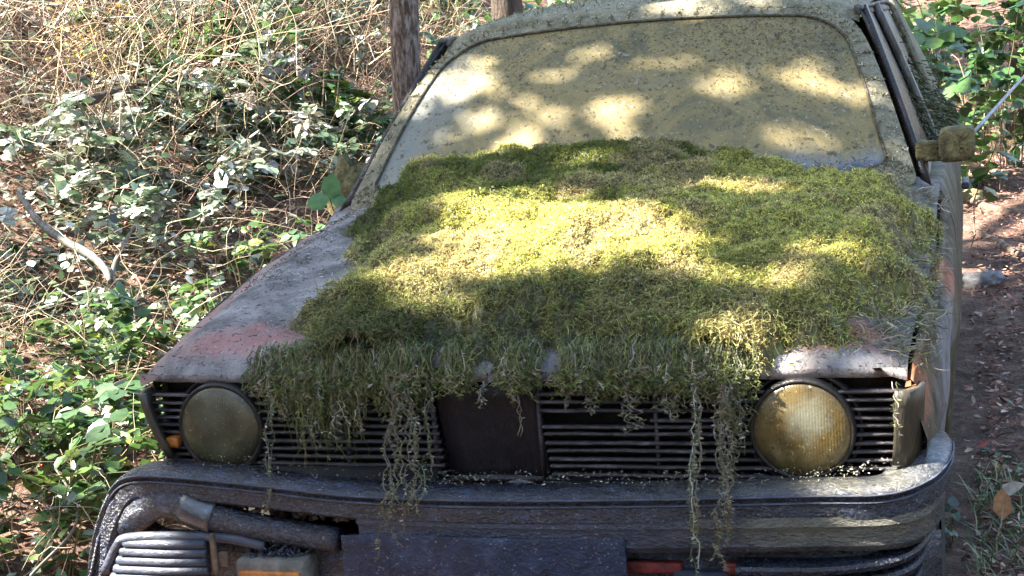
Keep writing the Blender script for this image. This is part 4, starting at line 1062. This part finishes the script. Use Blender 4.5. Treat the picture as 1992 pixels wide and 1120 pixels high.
# trees: trunk, crown
def tree(loc, top, r0_, r1_, label, mat, name='tree', crown=None, kinks=.02, cat='tree'):
    loc = np.array(loc, float); top = np.array(top, float)
    root = empty(name, tuple(loc)); tag(root, label, cat)
    K = 30; t = np.linspace(0, 1, K); P = (top-loc)[None]*t[:, None]; P = P+np.stack([(vn(t*6+loc[0], t*0, 5)-.5)*kinks*4, (vn(t*6, t*0+loc[0], 6)-.5)*kinks*4, 0*t], -1)
    n = 20; m_ = MB(); rows_ = []
    for k in range(K):
        rr_ = (r0_+(r1_-r0_)*t[k]) * (1+.5*math.exp(-t[k]*30))
        rows_.append([(P[k, 0]+rr_*math.cos(a)*(1+.12*vn(a*3, k*.7, 7)), P[k, 1]+rr_*math.sin(a)*(1+.12*vn(a*3+9, k*.7, 7)), P[k, 2]) for a in np.linspace(0, 2*math.pi, n+1)[:-1]])
    m_.grid(rows_, closev=True, flip=True)
    tr_ = m_.build('trunk', mat, root)
    if crown:
        cr, ch, nl, sz, pal, nb = crown
        base = P[-1]; cen = base+np.array([0, 0, ch*.1])
        m_ = MB(); tips = []
        for k in range(nb):
            s_ = P[int(K*.72)+random.randrange(int(K*.28))]; a = random.uniform(0, 6.28); e_ = cen+np.array([math.cos(a)*cr*random.uniform(.4, .95), math.sin(a)*cr*random.uniform(.4, .95), random.uniform(-.4, .6)*ch])
            pth = sm([s_, (s_+e_)/2+np.array([0, 0, .12*cr]), e_], 5); m_.tube(pth, np.linspace(r1_*.6, .01, len(pth)), 6); tips.append(pth)
        m_.build('limbs', mat, root)
        tp = np.array([p for q in tips for p in q[3:]]); i = rng.integers(0, len(tp), nl)
        pos = tp[i]+rng.normal(0, 1, (nl, 3))*np.array([cr*.13, cr*.13, ch*.13])
        V, F, C = leaves(pos, rand_unit(nl), norm(rand_unit(nl)*.8+np.array([0, 0, 1.])), sz*rng.uniform(.6, 1.3, nl), pick(pal, nl, .22))
        mesh_np('crown', V, F, M_leaf, root, C)
    return root
def gxy(x, y): return (x, y, float(ground_z(x, y))-.05)
b0 = at(785, 260, 2.6)+np.array([.062, 0, 0]); base = gxy(b0[0]-.06, 2.6); t0 = at(797, -30, 2.6); d_ = (t0-b0); topp = b0+d_*(4.5/d_[2])
topp = np.array([b0[0]-.06, 2.6, 0])+np.array([.25, .05, 0])+np.array([0, 0, 5.5])
tree(base, tuple(topp), .054, .042, 'slim pine tree with flaking reddish white bark just behind the left windscreen pillar', M_bark, 'pine_tree', (1.6, 1.8, 2600, .09, GREENS, 12))
b0 = at(985, 0, 6.0); tree(gxy(b0[0], 6.0), (b0[0]+.2, 6.0, 8.5), .09, .06, 'brown trunk showing just above the left end of the car roof', M_bark2, 'pine_tree', (2, 2.2, 2200, .10, GREENS, 10))
b0 = at(372, 20, 6.2); tree(gxy(b0[0], 6.2), (b0[0]-.2, 6.2, 8.5), .07, .05, 'brown trunk at the top of the bank above the fallen log', M_bark2, 'pine_tree', (2, 2.2, 2200, .10, GREENS, 10))
b0 = at(1992, 40, 8.5); tree(gxy(b0[0]+.05, 8.5), (b0[0]+.2, 8.6, 9.5), .14, .10, 'dark trunk cut by the right edge of the picture beyond the path', M_bark2, 'pine_tree', (2.4, 2.4, 2500, .10, GREENS, 12))
for k, (x, y, lb) in enumerate([(-9.5, 14, 'distant trunk far up the left bank'), (-3.5, 16, 'distant straight trunk behind the bank beyond the pines'), (4.5, 15, 'distant trunk right of the path among the bushes'), (9, 9, 'tall woodland tree out to the right of the path')]):
    tree(gxy(x, y), (x+.3, y, 12), .16, .08, lb, M_bark2, 'woodland_tree', (3, 3, 3000, .16, GREENS, 14))

# woods behind the photographer, which keep the open sky off the front of the car
for k, (x, y, h_, lb) in enumerate([(-6.5, -5.5, 4.5, 'big hazel bush far behind the photographer, to the left'), (-3.2, -7.5, 5.0, 'big hazel bush behind the photographer, left of the middle'),
       (.5, -8.0, 5.2, 'big hazel bush straight behind the photographer'), (4.0, -7.0, 5.0, 'big hazel bush behind the photographer, to the right'), (7.0, -3.5, 4.5, 'big hazel bush right of the photographer'), (-8.5, -2.0, 3.2, 'low hazel bush left of the photographer'), (6.0, .8, 3.6, 'hazel bush across the path beside the car')]):
    bramble('hazel_bush', gxy(x, y), 2.3, h_, 60, 3200, .26, GREENS, lb, 'bush', 'hazel bushes around the clearing', stemw=.03)
# fallen log, stone, stump, dead branches
def tapered(name, P, r, mat, label, cat, n=12, parent=None):
    P = np.asarray(P, float); c = P[0].copy(); m_ = MB(); Q = sm(P-c, 6); m_.tube(Q, np.interp(np.linspace(0, 1, len(Q)), np.linspace(0, 1, len(r)), r), n)
    o = m_.build(name, mat); o.location = c; tag(o, label, cat); return o
def lift(u, v, dy=0): # point a little nearer than the ground behind that pixel
    p = on_ground(u, v); o, d = ray(u, v); t = (p[1]-o[1])/d[1]-dy; return o+d*t
tapered('fallen_log', [lift(140, 203, 1.1), lift(210, 185, 1.1), lift(290, 160, 1.1)], (.024, .026, .018), M_bark2, 'dark fallen log lying across the brushwood at the upper left', 'log')
br = [[(35, 375), (75, 430), (120, 465), (175, 495), (205, 525), (216, 548)]]
tapered('dead_branch', [lift(u, v, .85) for u, v in br[0]], (.010, .016, .014, .011), M_frame, 'thick bleached dead branch slanting down across the left of the bank', 'branch')
tapered('dead_branch', [lift(u, v, .85) for u, v in [(214, 545), (228, 500), (255, 450), (292, 400)]], (.009, .007, .004), M_frame, 'thin pale dead branch rising right from the foot of the thick bleached one', 'branch')
tapered('dead_branch', [lift(u, v, .4) for u, v in [(0, 660), (30, 700), (58, 745)]], (.010, .009, .006), M_bark2, 'short dark dead branch at the left picture edge above the green plants', 'branch')
tapered('dead_branch', [lift(u, v, .6) for u, v in [(170, 60), (205, 10), (215, -40)]], (.016, .014, .012), M_frame, 'pale peeling branch leaning at the very top left', 'branch')
tapered('dead_branch', [lift(u, v, .6) for u, v in [(120, 75), (135, 35), (140, -30)]], (.010, .009, .008), M_frame, 'pale broken stick standing left of the peeling branch', 'branch')
tapered('dead_branch', [lift(u, v, .5) for u, v in [(250, 640), (330, 560), (360, 530)]], (.004, .004, .003), M_bark2, 'thin arching stem left of the grey hood edge', 'branch')
for k, (pp_, lb) in enumerate([([(0, 470), (110, 560), (250, 640), (380, 700)], 'thin dry stem crossing the bank from the left edge toward the hood'),
      ([(60, 1120), (150, 1010), (100, 900), (0, 790)], 'thin arching dry bramble cane in the lower left corner'),
      ([(640, 60), (700, 30), (760, 10)], 'fine pale twig crossing left of the slim pine'),
      ([(470, 90), (500, 20), (510, -20)], 'upright pale stick among the tall pale brambles'),
      ([(520, 290), (535, 210), (530, 190)], 'short white upright stick above the mossy stone')]):
    tapered('dry_stem', [lift(u, v, .45) for u, v in pp_], (.004, .0035, .0025), M_frame, lb, 'stem', 6)
yp = np.array([on_ground(random.uniform(155, 305), random.uniform(118, 168)) for _ in range(30)]); yp = np.repeat(yp, 14, 0)+rng.normal(0, .07, (420, 3)); yp[:, 2] = ground_z(yp[:, 0], yp[:, 1])+rng.uniform(.02, .34, len(yp)); n = len(yp)
V, F, C = leaves(yp, norm(rand_unit(n)*np.array([1, 1, .4])), norm(rand_unit(n)*.6+np.array([0, -.5, .8])), rng.uniform(.03, .07, n), pick([(.62, .50, .13, 3), (.50, .36, .12, 2), (.66, .58, .28, 1)], n, .2), .8)
tag(mesh_np('yellow_leaves', V, F, M_dry, None, C), 'sunlit patch of yellow dead leaves just above the fallen log', 'dead leaves', kind='stuff')
def rock(name, c, sx, sy, sz, mat, label, cat='stone', seed=1):
    m_ = MB(); rws = []
    for i in range(15):
        a_ = -math.pi/2+math.pi*i/14; ring = []
        for j in range(24):
            b2 = 2*math.pi*j/24; e = .75
            q = [math.copysign(abs(math.cos(a_))**e, 1)*math.copysign(abs(math.cos(b2))**e, math.cos(b2)), abs(math.cos(a_))**e*math.copysign(abs(math.sin(b2))**e, math.sin(b2)), math.copysign(abs(math.sin(a_))**e, math.sin(a_))]
            k = 1+.45*(float(vn(q[0]*2+seed+q[2]*1.7, q[1]*2+q[2], seed))-.5)+.34*(float(vn(q[0]*6+q[2]*5, q[1]*6+seed, seed+2))-.5)
            ring.append((q[0]*sx*k, q[1]*sy*k, q[2]*sz*k))
        rws.append(ring)
    m_.grid(rws, closev=True); o = m_.build(name, mat); o.location = tuple(c); tag(o, label, cat); return o
c = at(690, 352, 1.62); rock('stump', c-np.array([0, 0, .06]), .075, .06, .125, M_stone, 'mossy yellow tree stump just left of the windscreen corner', 'stump', 3)
c = gp(650, 260); rock('dark_bank_hollow', (c[0], c[1]-.1, c[2]+.05), .22, .1, .12, M_core, 'dark reddish lump standing for the shaded hollow under leaves left of the slim pine', 'stump', 5)  # near-black lump: the bank hollow's shade is put into its colour

# ------------------------------------------------------------------ right side: path, litter, grass, roots, bush
NL = 22000; gx = rng.uniform(.84, 2.6, NL); gy = .6+rng.random(NL)**1.3*10; ok = gx < 1.05+gy*.16; gx, gy = gx[ok], gy[ok]; n = len(gx)
base = np.stack([gx, gy, ground_z(gx, gy)+rng.uniform(0, .022, n)], -1)
V, F, C = leaves(base, norm(rand_unit(n)*np.array([1, 1, .3])), norm(rand_unit(n)*.6+np.array([0, 0, 1.])), rng.uniform(.012, .042, n), pick([(.25, .12, .08, 4), (.36, .20, .14, 3), (.11, .05, .034, 3), (.50, .36, .28, 1.2)], n, .25), .5)
tag(mesh_np('path_litter', V, F, M_dry, None, C), 'reddish brown bark and leaf litter on the path right of the car', 'leaf litter', kind='stuff')
def grass(N, fn, hr, pal, label):
    pts = np.array([fn() for _ in range(N)]); K = 5; P = np.zeros((N, K, 3)); P[:, 0] = pts; P[:, 0, 2] = ground_z(pts[:, 0], pts[:, 1])
    d = norm(rand_unit(N)*np.array([1, 1, .2])+np.array([0, 0, 1.1])); Ls = rng.uniform(*hr, N)
    for k in range(1, K): P[:, k] = P[:, k-1]+d*(Ls/(K-1))[:, None]; d = norm(d+rng.normal(0, .15, (N, 3))+np.array([0, 0, -.28]))
    V, F = ribbons(P, np.outer(rng.uniform(.002, .0045, N), [1, 1, .8, .6, .15]), norm(np.cross(d, np.array([0, 0, 1.]))))
    c_ = pick(pal, N, .25); return tag(mesh_np('grass', V, F, M_leaf, None, np.repeat(c_[:, None], K*2, 1)), label, 'grass', kind='stuff')
def gf():
    while True:
        y = random.uniform(.7, 3.2); x = random.uniform(.84, 1.5)
        if float(fbm(x*3.0, y*1.6, 77)) > .48+.12*(y > 2): return (x, y, 0)
grass(1300, gf, (.03, .11), [(.12, .17, .05, 3), (.22, .24, .09, 3), (.36, .33, .18, 2), (.06, .10, .03, 2)], 'sparse thin grass beside the right end of the bumper')
def gf2():
    return (random.uniform(.9, 3.5), random.uniform(7.5, 11), 0)
grass(3000, gf2, (.08, .25), [(.10, .17, .04, 3), (.20, .26, .07, 2), (.05, .09, .02, 2)], 'taller green grass at the far end of the path')
carpet(500, (.85, 1.6, .8, 2.6), .03, .022, [(.10, .17, .04, 3), (.06, .12, .03, 2)], 'tiny green weed leaves on the path edge beside the bumper', 'weeds', 4, .55)
# mounds of moss at right bottom
# roots across the sunlit path
for k, (L_, lb) in enumerate([([(1878, 300), (1930, 288), (1992, 292)], 'upper thin root crossing the sunlit path'), ([(1878, 340), (1940, 335), (2000, 345)], 'root crossing the sunlit path just below the thin upper one'),
       ([(1870, 372), (1905, 395), (1950, 408), (2010, 412)], 'forked pale root crossing the middle of the sunlit path'), ([(1874, 440), (1930, 470), (2000, 505)], 'long root slanting down the path toward the right edge'),
       ([(1885, 262), (1940, 258), (2000, 262)], 'farthest dark root near the grass at the end of the path')]):
    P_ = [on_ground(u, v)+np.array([0, 0, .01]) for u, v in L_]
    tapered('tree_root', [p+np.array([0, random.uniform(-.05, .05), -.012]) for p in P_], (.018, .026, .022), M_root, lb, 'root', 10)
p = gp(1905, 558); rock('pale_stone', (p[0]+.02, p[1], p[2]+.02), .09, .07, .045, M_white, 'crumpled pale grey stone on the path close to the car side', 'stone', 9)
p = gp(1885, 395); rock('stump', (p[0], p[1], p[2]), .08, .08, .07, M_stone, 'low mossy stump on the path below the door mirror', 'stump', 11)
def ground_leaf(u, v, size, col, label, dv, nv=(0, -.5, 1)):
    p = gp(u, v, .03); root = None
    V, F, C = leaves(np.array([[0, 0, 0.]]), np.array([dv], float), np.array([nv], float), np.array([size]), np.array([col]), .8)
    o = mesh_np('fallen_leaf', V, F, M_dry, None, C); o.location = tuple(p); tag(o, label, 'leaf')
ground_leaf(1945, 985, .075, (.45, .36, .27), 'pale tan fallen leaf at the right edge beside the bumper', (1, .3, .5))
ground_leaf(1952, 1040, .085, (.42, .20, .08), 'curled orange brown oak leaf at the lower right', (.0, .5, 1))
ground_leaf(1900, 890, .04, (.36, .10, .07), 'small reddish fallen leaf right of the bumper corner', (1, 0, .3))
p = gp(1835, 1075); bramble('seedling', (p[0]+.02, p[1]+.02, p[2]), .06, .09, 5, 14, .034, GREENS, 'tiny green seedling growing beside the right end of the bumper', 'seedling', wid=1.1)

# leafy bush at the top right beyond the car
MAPLE = [(.05, .12, .03, 4), (.085, .175, .04, 3), (.03, .07, .022, 3.5), (.20, .28, .09, .8)]
for (u, v, y, ra, h_, nl, sz, lb) in [(1800, 120, 4.6, .45, 1.25, 520, .085, 'bright green broad leaved bush rising just behind the mirror'), (1880, 150, 6.5, .7, 1.3, 900, .075, 'green bush beyond the end of the path'),
      (1975, 140, 7.2, .8, 1.3, 800, .07, 'green shrub below the dark trunk at the right edge'), (1820, 90, 8.5, 1.0, 1.6, 1100, .08, 'large shaded shrub farthest back at the top right')]:
    b0 = at(u, v, y); x_ = b0[0]; 
    bramble('bush', gxy(x_, y), ra, h_, 14, nl, sz, MAPLE, lb, 'bush', 'bushes behind the right side of the car', wid=1.15, stemw=.008)
# far undergrowth mass that closes the woods
gx = rng.uniform(-12, 10, 26000); gy = rng.uniform(7.5, 15, 26000); ok = (gy > 11.5) | (gx < -1.6) | (gx > 3.4); gx, gy = gx[ok], gy[ok]; n = len(gx); base = np.stack([gx, gy, ground_z(gx, gy)+rng.random(n)**.6*(.3+1.5*fbm(gx*.8, gy*.8, 55))], -1)
V, F, C = leaves(base, rand_unit(n), norm(rand_unit(n)*.7+np.array([0, 0, .8])), rng.uniform(.05, .12, n), pick(GREENS+GLARE_PALE[:2], n, .3), .9)
tag(mesh_np('far_undergrowth', V, F, M_leaf, None, C), 'mass of green undergrowth filling the woods behind the car', 'undergrowth', kind='stuff')
def f_rear():
    y = random.uniform(2.0, 3.5); z = .90+abs(random.gauss(0, .09)); 
    if z > 1.2: return None
    q = GH(y, z, 1, .006); return (q[0]+(.03 if z < .93 else 0), q[1], q[2])
lying(f_rear, 3600, (.02, .06), (.003, .006), [(.05, .06, .02, 4), (.10, .11, .03, 3), (.03, .03, .015, 3), (.22, .20, .10, 1)], 'rear_moss', 'dark moss matted on the rear side of the car behind the door mirror', dirb=(.1, -.1, -.5))
# rod behind the mirror
a_ = at(1893, 258, 2.2); b2 = at(2040, 96, 2.6); m_ = MB(); m_.tube([np.zeros(3), (b2-a_)*.12, b2-a_, (b2-a_)*2], (.006, .0055, .004, .004), 8); o = m_.build('metal_rod', M_rope); o.location = tuple(a_)
tag(o, 'thin pale metal rod slanting up to the right behind the door mirror', 'rod')

# ------------------------------------------------------------------ unseen canopy added for shade, gaps shaped to place the sun patches
S2 = SUNV[:2]/SUNV[2]; ZR = .9
def sp2(P): return np.array(P[:2])-S2*(P[2]-ZR)
def ell(u, v, y, ra, rb, amt=1.0): p = sp2(at(u, v, y)); return (p[0], p[1], ra, rb, amt)
def hp(u, v): q = hit_hood(u, v, .05); return (q[0], q[1], float(hood_z(q[0], q[1]))+.05)
def eh(u, v, ra, rb, amt=1.0): p = sp2(hp(u, v)); return (p[0], p[1], ra, rb, amt)
PATCH = [eh(1080, 465, .20, .18, 3.0), eh(1010, 425, .14, .15, 2.4), eh(1180, 480, .13, .12, 2.4), eh(800, 545, .10, .09, .9), eh(870, 590, .10, .05, .8), eh(1440, 372, .14, .06, 1.), eh(1180, 335, .10, .05, 1.),
         eh(1350, 525, .10, .07, .9), eh(1530, 560, .12, .10, .7), eh(1480, 640, .10, .05, .8), eh(1640, 500, .08, .08, .6), eh(860, 345, .08, .05, .8),
         eh(1590, 700, .16, .07, 2.2), eh(1690, 660, .07, .06, 1.6), eh(1250, 620, .10, .05, .6)]
def wsq(u, v): return at(u, v, np.interp(v, [30, 350], [1.50, 1.08]))
for (u, v, ra, rb, am) in [(960, 110, .07, .035, .9), (1060, 85, .08, .03, .8), (1180, 145, .08, .03, 1.1), (1280, 130, .10, .03, 1.2), (1100, 200, .09, .03, 1.1), (1200, 215, .08, .03, 1.2), (930, 190, .05, .04, .7), (960, 265, .07, .03, 1), (1080, 255, .08, .03, 1), (1270, 235, .07, .03, .9), (1480, 250, .06, .03, .7), (1400, 80, .08, .03, .8), (1350, 175, .07, .03, .8), (1560, 140, .05, .03, .7), (1600, 250, .06, .03, .7), (1500, 180, .05, .02, .6), (1000, 160, .06, .03, .8), (1650, 300, .04, .03, .7), (880, 260, .04, .03, .6)]:
    p = sp2(wsq(u, v)); PATCH.append((p[0]+random.uniform(-.02, .02), p[1]+random.uniform(-.02, .02), ra+.025, rb+.036, min(.66, am*.68)))
PATCH.append((*sp2(on_ground(1930, 330)), .6, 2.4, 1.3)); PATCH.append((*sp2(on_ground(1930, 440)), .5, 1.2, 1.5)); PATCH.append((*sp2(on_ground(1930, 380)), .5, 1.2, 1.5)); PATCH.append((*sp2(on_ground(1930, 500)), .4, .6, 1.1)); PATCH.append((*sp2(at(1810, 110, 4.6)), .6, .6, 1.2)); PATCH.append((*sp2(at(1900, 120, 6.5)), .8, .8, .9))
PATCH.append((*sp2(at(1570, 805, -.03)), .06, .06, 2.5));  
def openness(X, Y):
    o = np.zeros_like(X)
    for (cx, cy, ra, rb, am) in PATCH: o = np.maximum(o, am*1.25*np.exp(-((X-cx)/(ra+.012))**2-((Y-cy)/(rb+.012))**2))
    left = sstep(-.85, -1.15, X)*.92
    front = sstep(.9, 1.8, Y)*.18*sstep(-.8, 0, X)*sstep(.95, .7, X)
    o = np.maximum(o, left); o = np.maximum(o, front)
    o = o+.75*(fbm(X*7.5, Y*11, 101, 3)-.5)
    wsr = sstep(1.02, 1.16, Y)*sstep(1.95, 1.75, Y)*sstep(-.75, -.6, X)*sstep(1.0, .85, X)
    st = .56+2.3*(fbm(X*3.6+7, Y*13, 131, 3)-.46)-.25*sstep(.25, .6, X)
    return o*(1-wsr)+np.minimum(np.maximum(st, o*.5), .53)*wsr
NC = 95000; N2 = 26000
sx_ = np.concatenate([rng.uniform(-8.5, 4.5, NC), rng.uniform(-1.05, 1.5, N2)]); sy_ = np.concatenate([rng.uniform(-2.2, 12, NC), rng.uniform(-1.2, 2.3, N2)])  # second, denser leaf batch added over the car to deepen its shade
ok = rng.random(len(sx_)) > np.clip(sstep(.22, .62, openness(sx_, sy_))*1.04, 0, 1)
sx_, sy_ = sx_[ok], sy_[ok]; n = len(sx_)
hz = 5.2+2.2*rng.random(n)+.8*fbm(sx_*.5, sy_*.5, 9)
pos = np.stack([sx_+S2[0]*(hz-ZR), sy_+S2[1]*(hz-ZR), hz], -1)
cen = pos.mean(0); tl = np.array([cen[0]-2.5, cen[1]-.5, float(ground_z(cen[0]-2.5, cen[1]-.5))-.1])
big = empty('unseen_shade_tree', tuple(tl)); tag(big, 'unseen beech tree added left of the bank, its crown shaped to dapple the car', 'tree')
dx = norm(np.cross(norm(rand_unit(n)*.5+SUNV), rand_unit(n))); dy = norm(np.cross(norm(rand_unit(n)*.5+SUNV), dx)); sz = (.115*rng.uniform(.6, 1.3, n))[:, None]
P4 = np.stack([pos-tl-dx*sz*.5, pos-tl+dy*sz*.32, pos-tl+dx*sz*.5, pos-tl-dy*sz*.32], 1)
mesh_np('crown', P4, np.arange(n*4).reshape(n, 4), M_leaf, big, np.repeat(pick(GREENS, n, .2)[:, None], 4, 1))
m_ = MB(); m_.tube(sm([(0, 0, 0), (.1, .05, 2), (.3, .1, 4), (1.2, .2, 5.6)], 6), np.linspace(.28, .16, 19), 14); m_.build('trunk', M_bark2, big)
m_ = MB()
offc = np.where((sx_ < -1.8) | (sy_ > 4.5))[0]
for k in range(16):
    e_ = pos[offc[rng.integers(0, len(offc))]]-tl; pth = sm([(.3, .1, 3.6+random.random()), e_*np.array([.5, .5, 0])+np.array([0, 0, 4.6]), e_], 6); m_.tube(pth, np.linspace(.07, .008, len(pth)), 6)
m_.build('limbs', M_bark2, big)
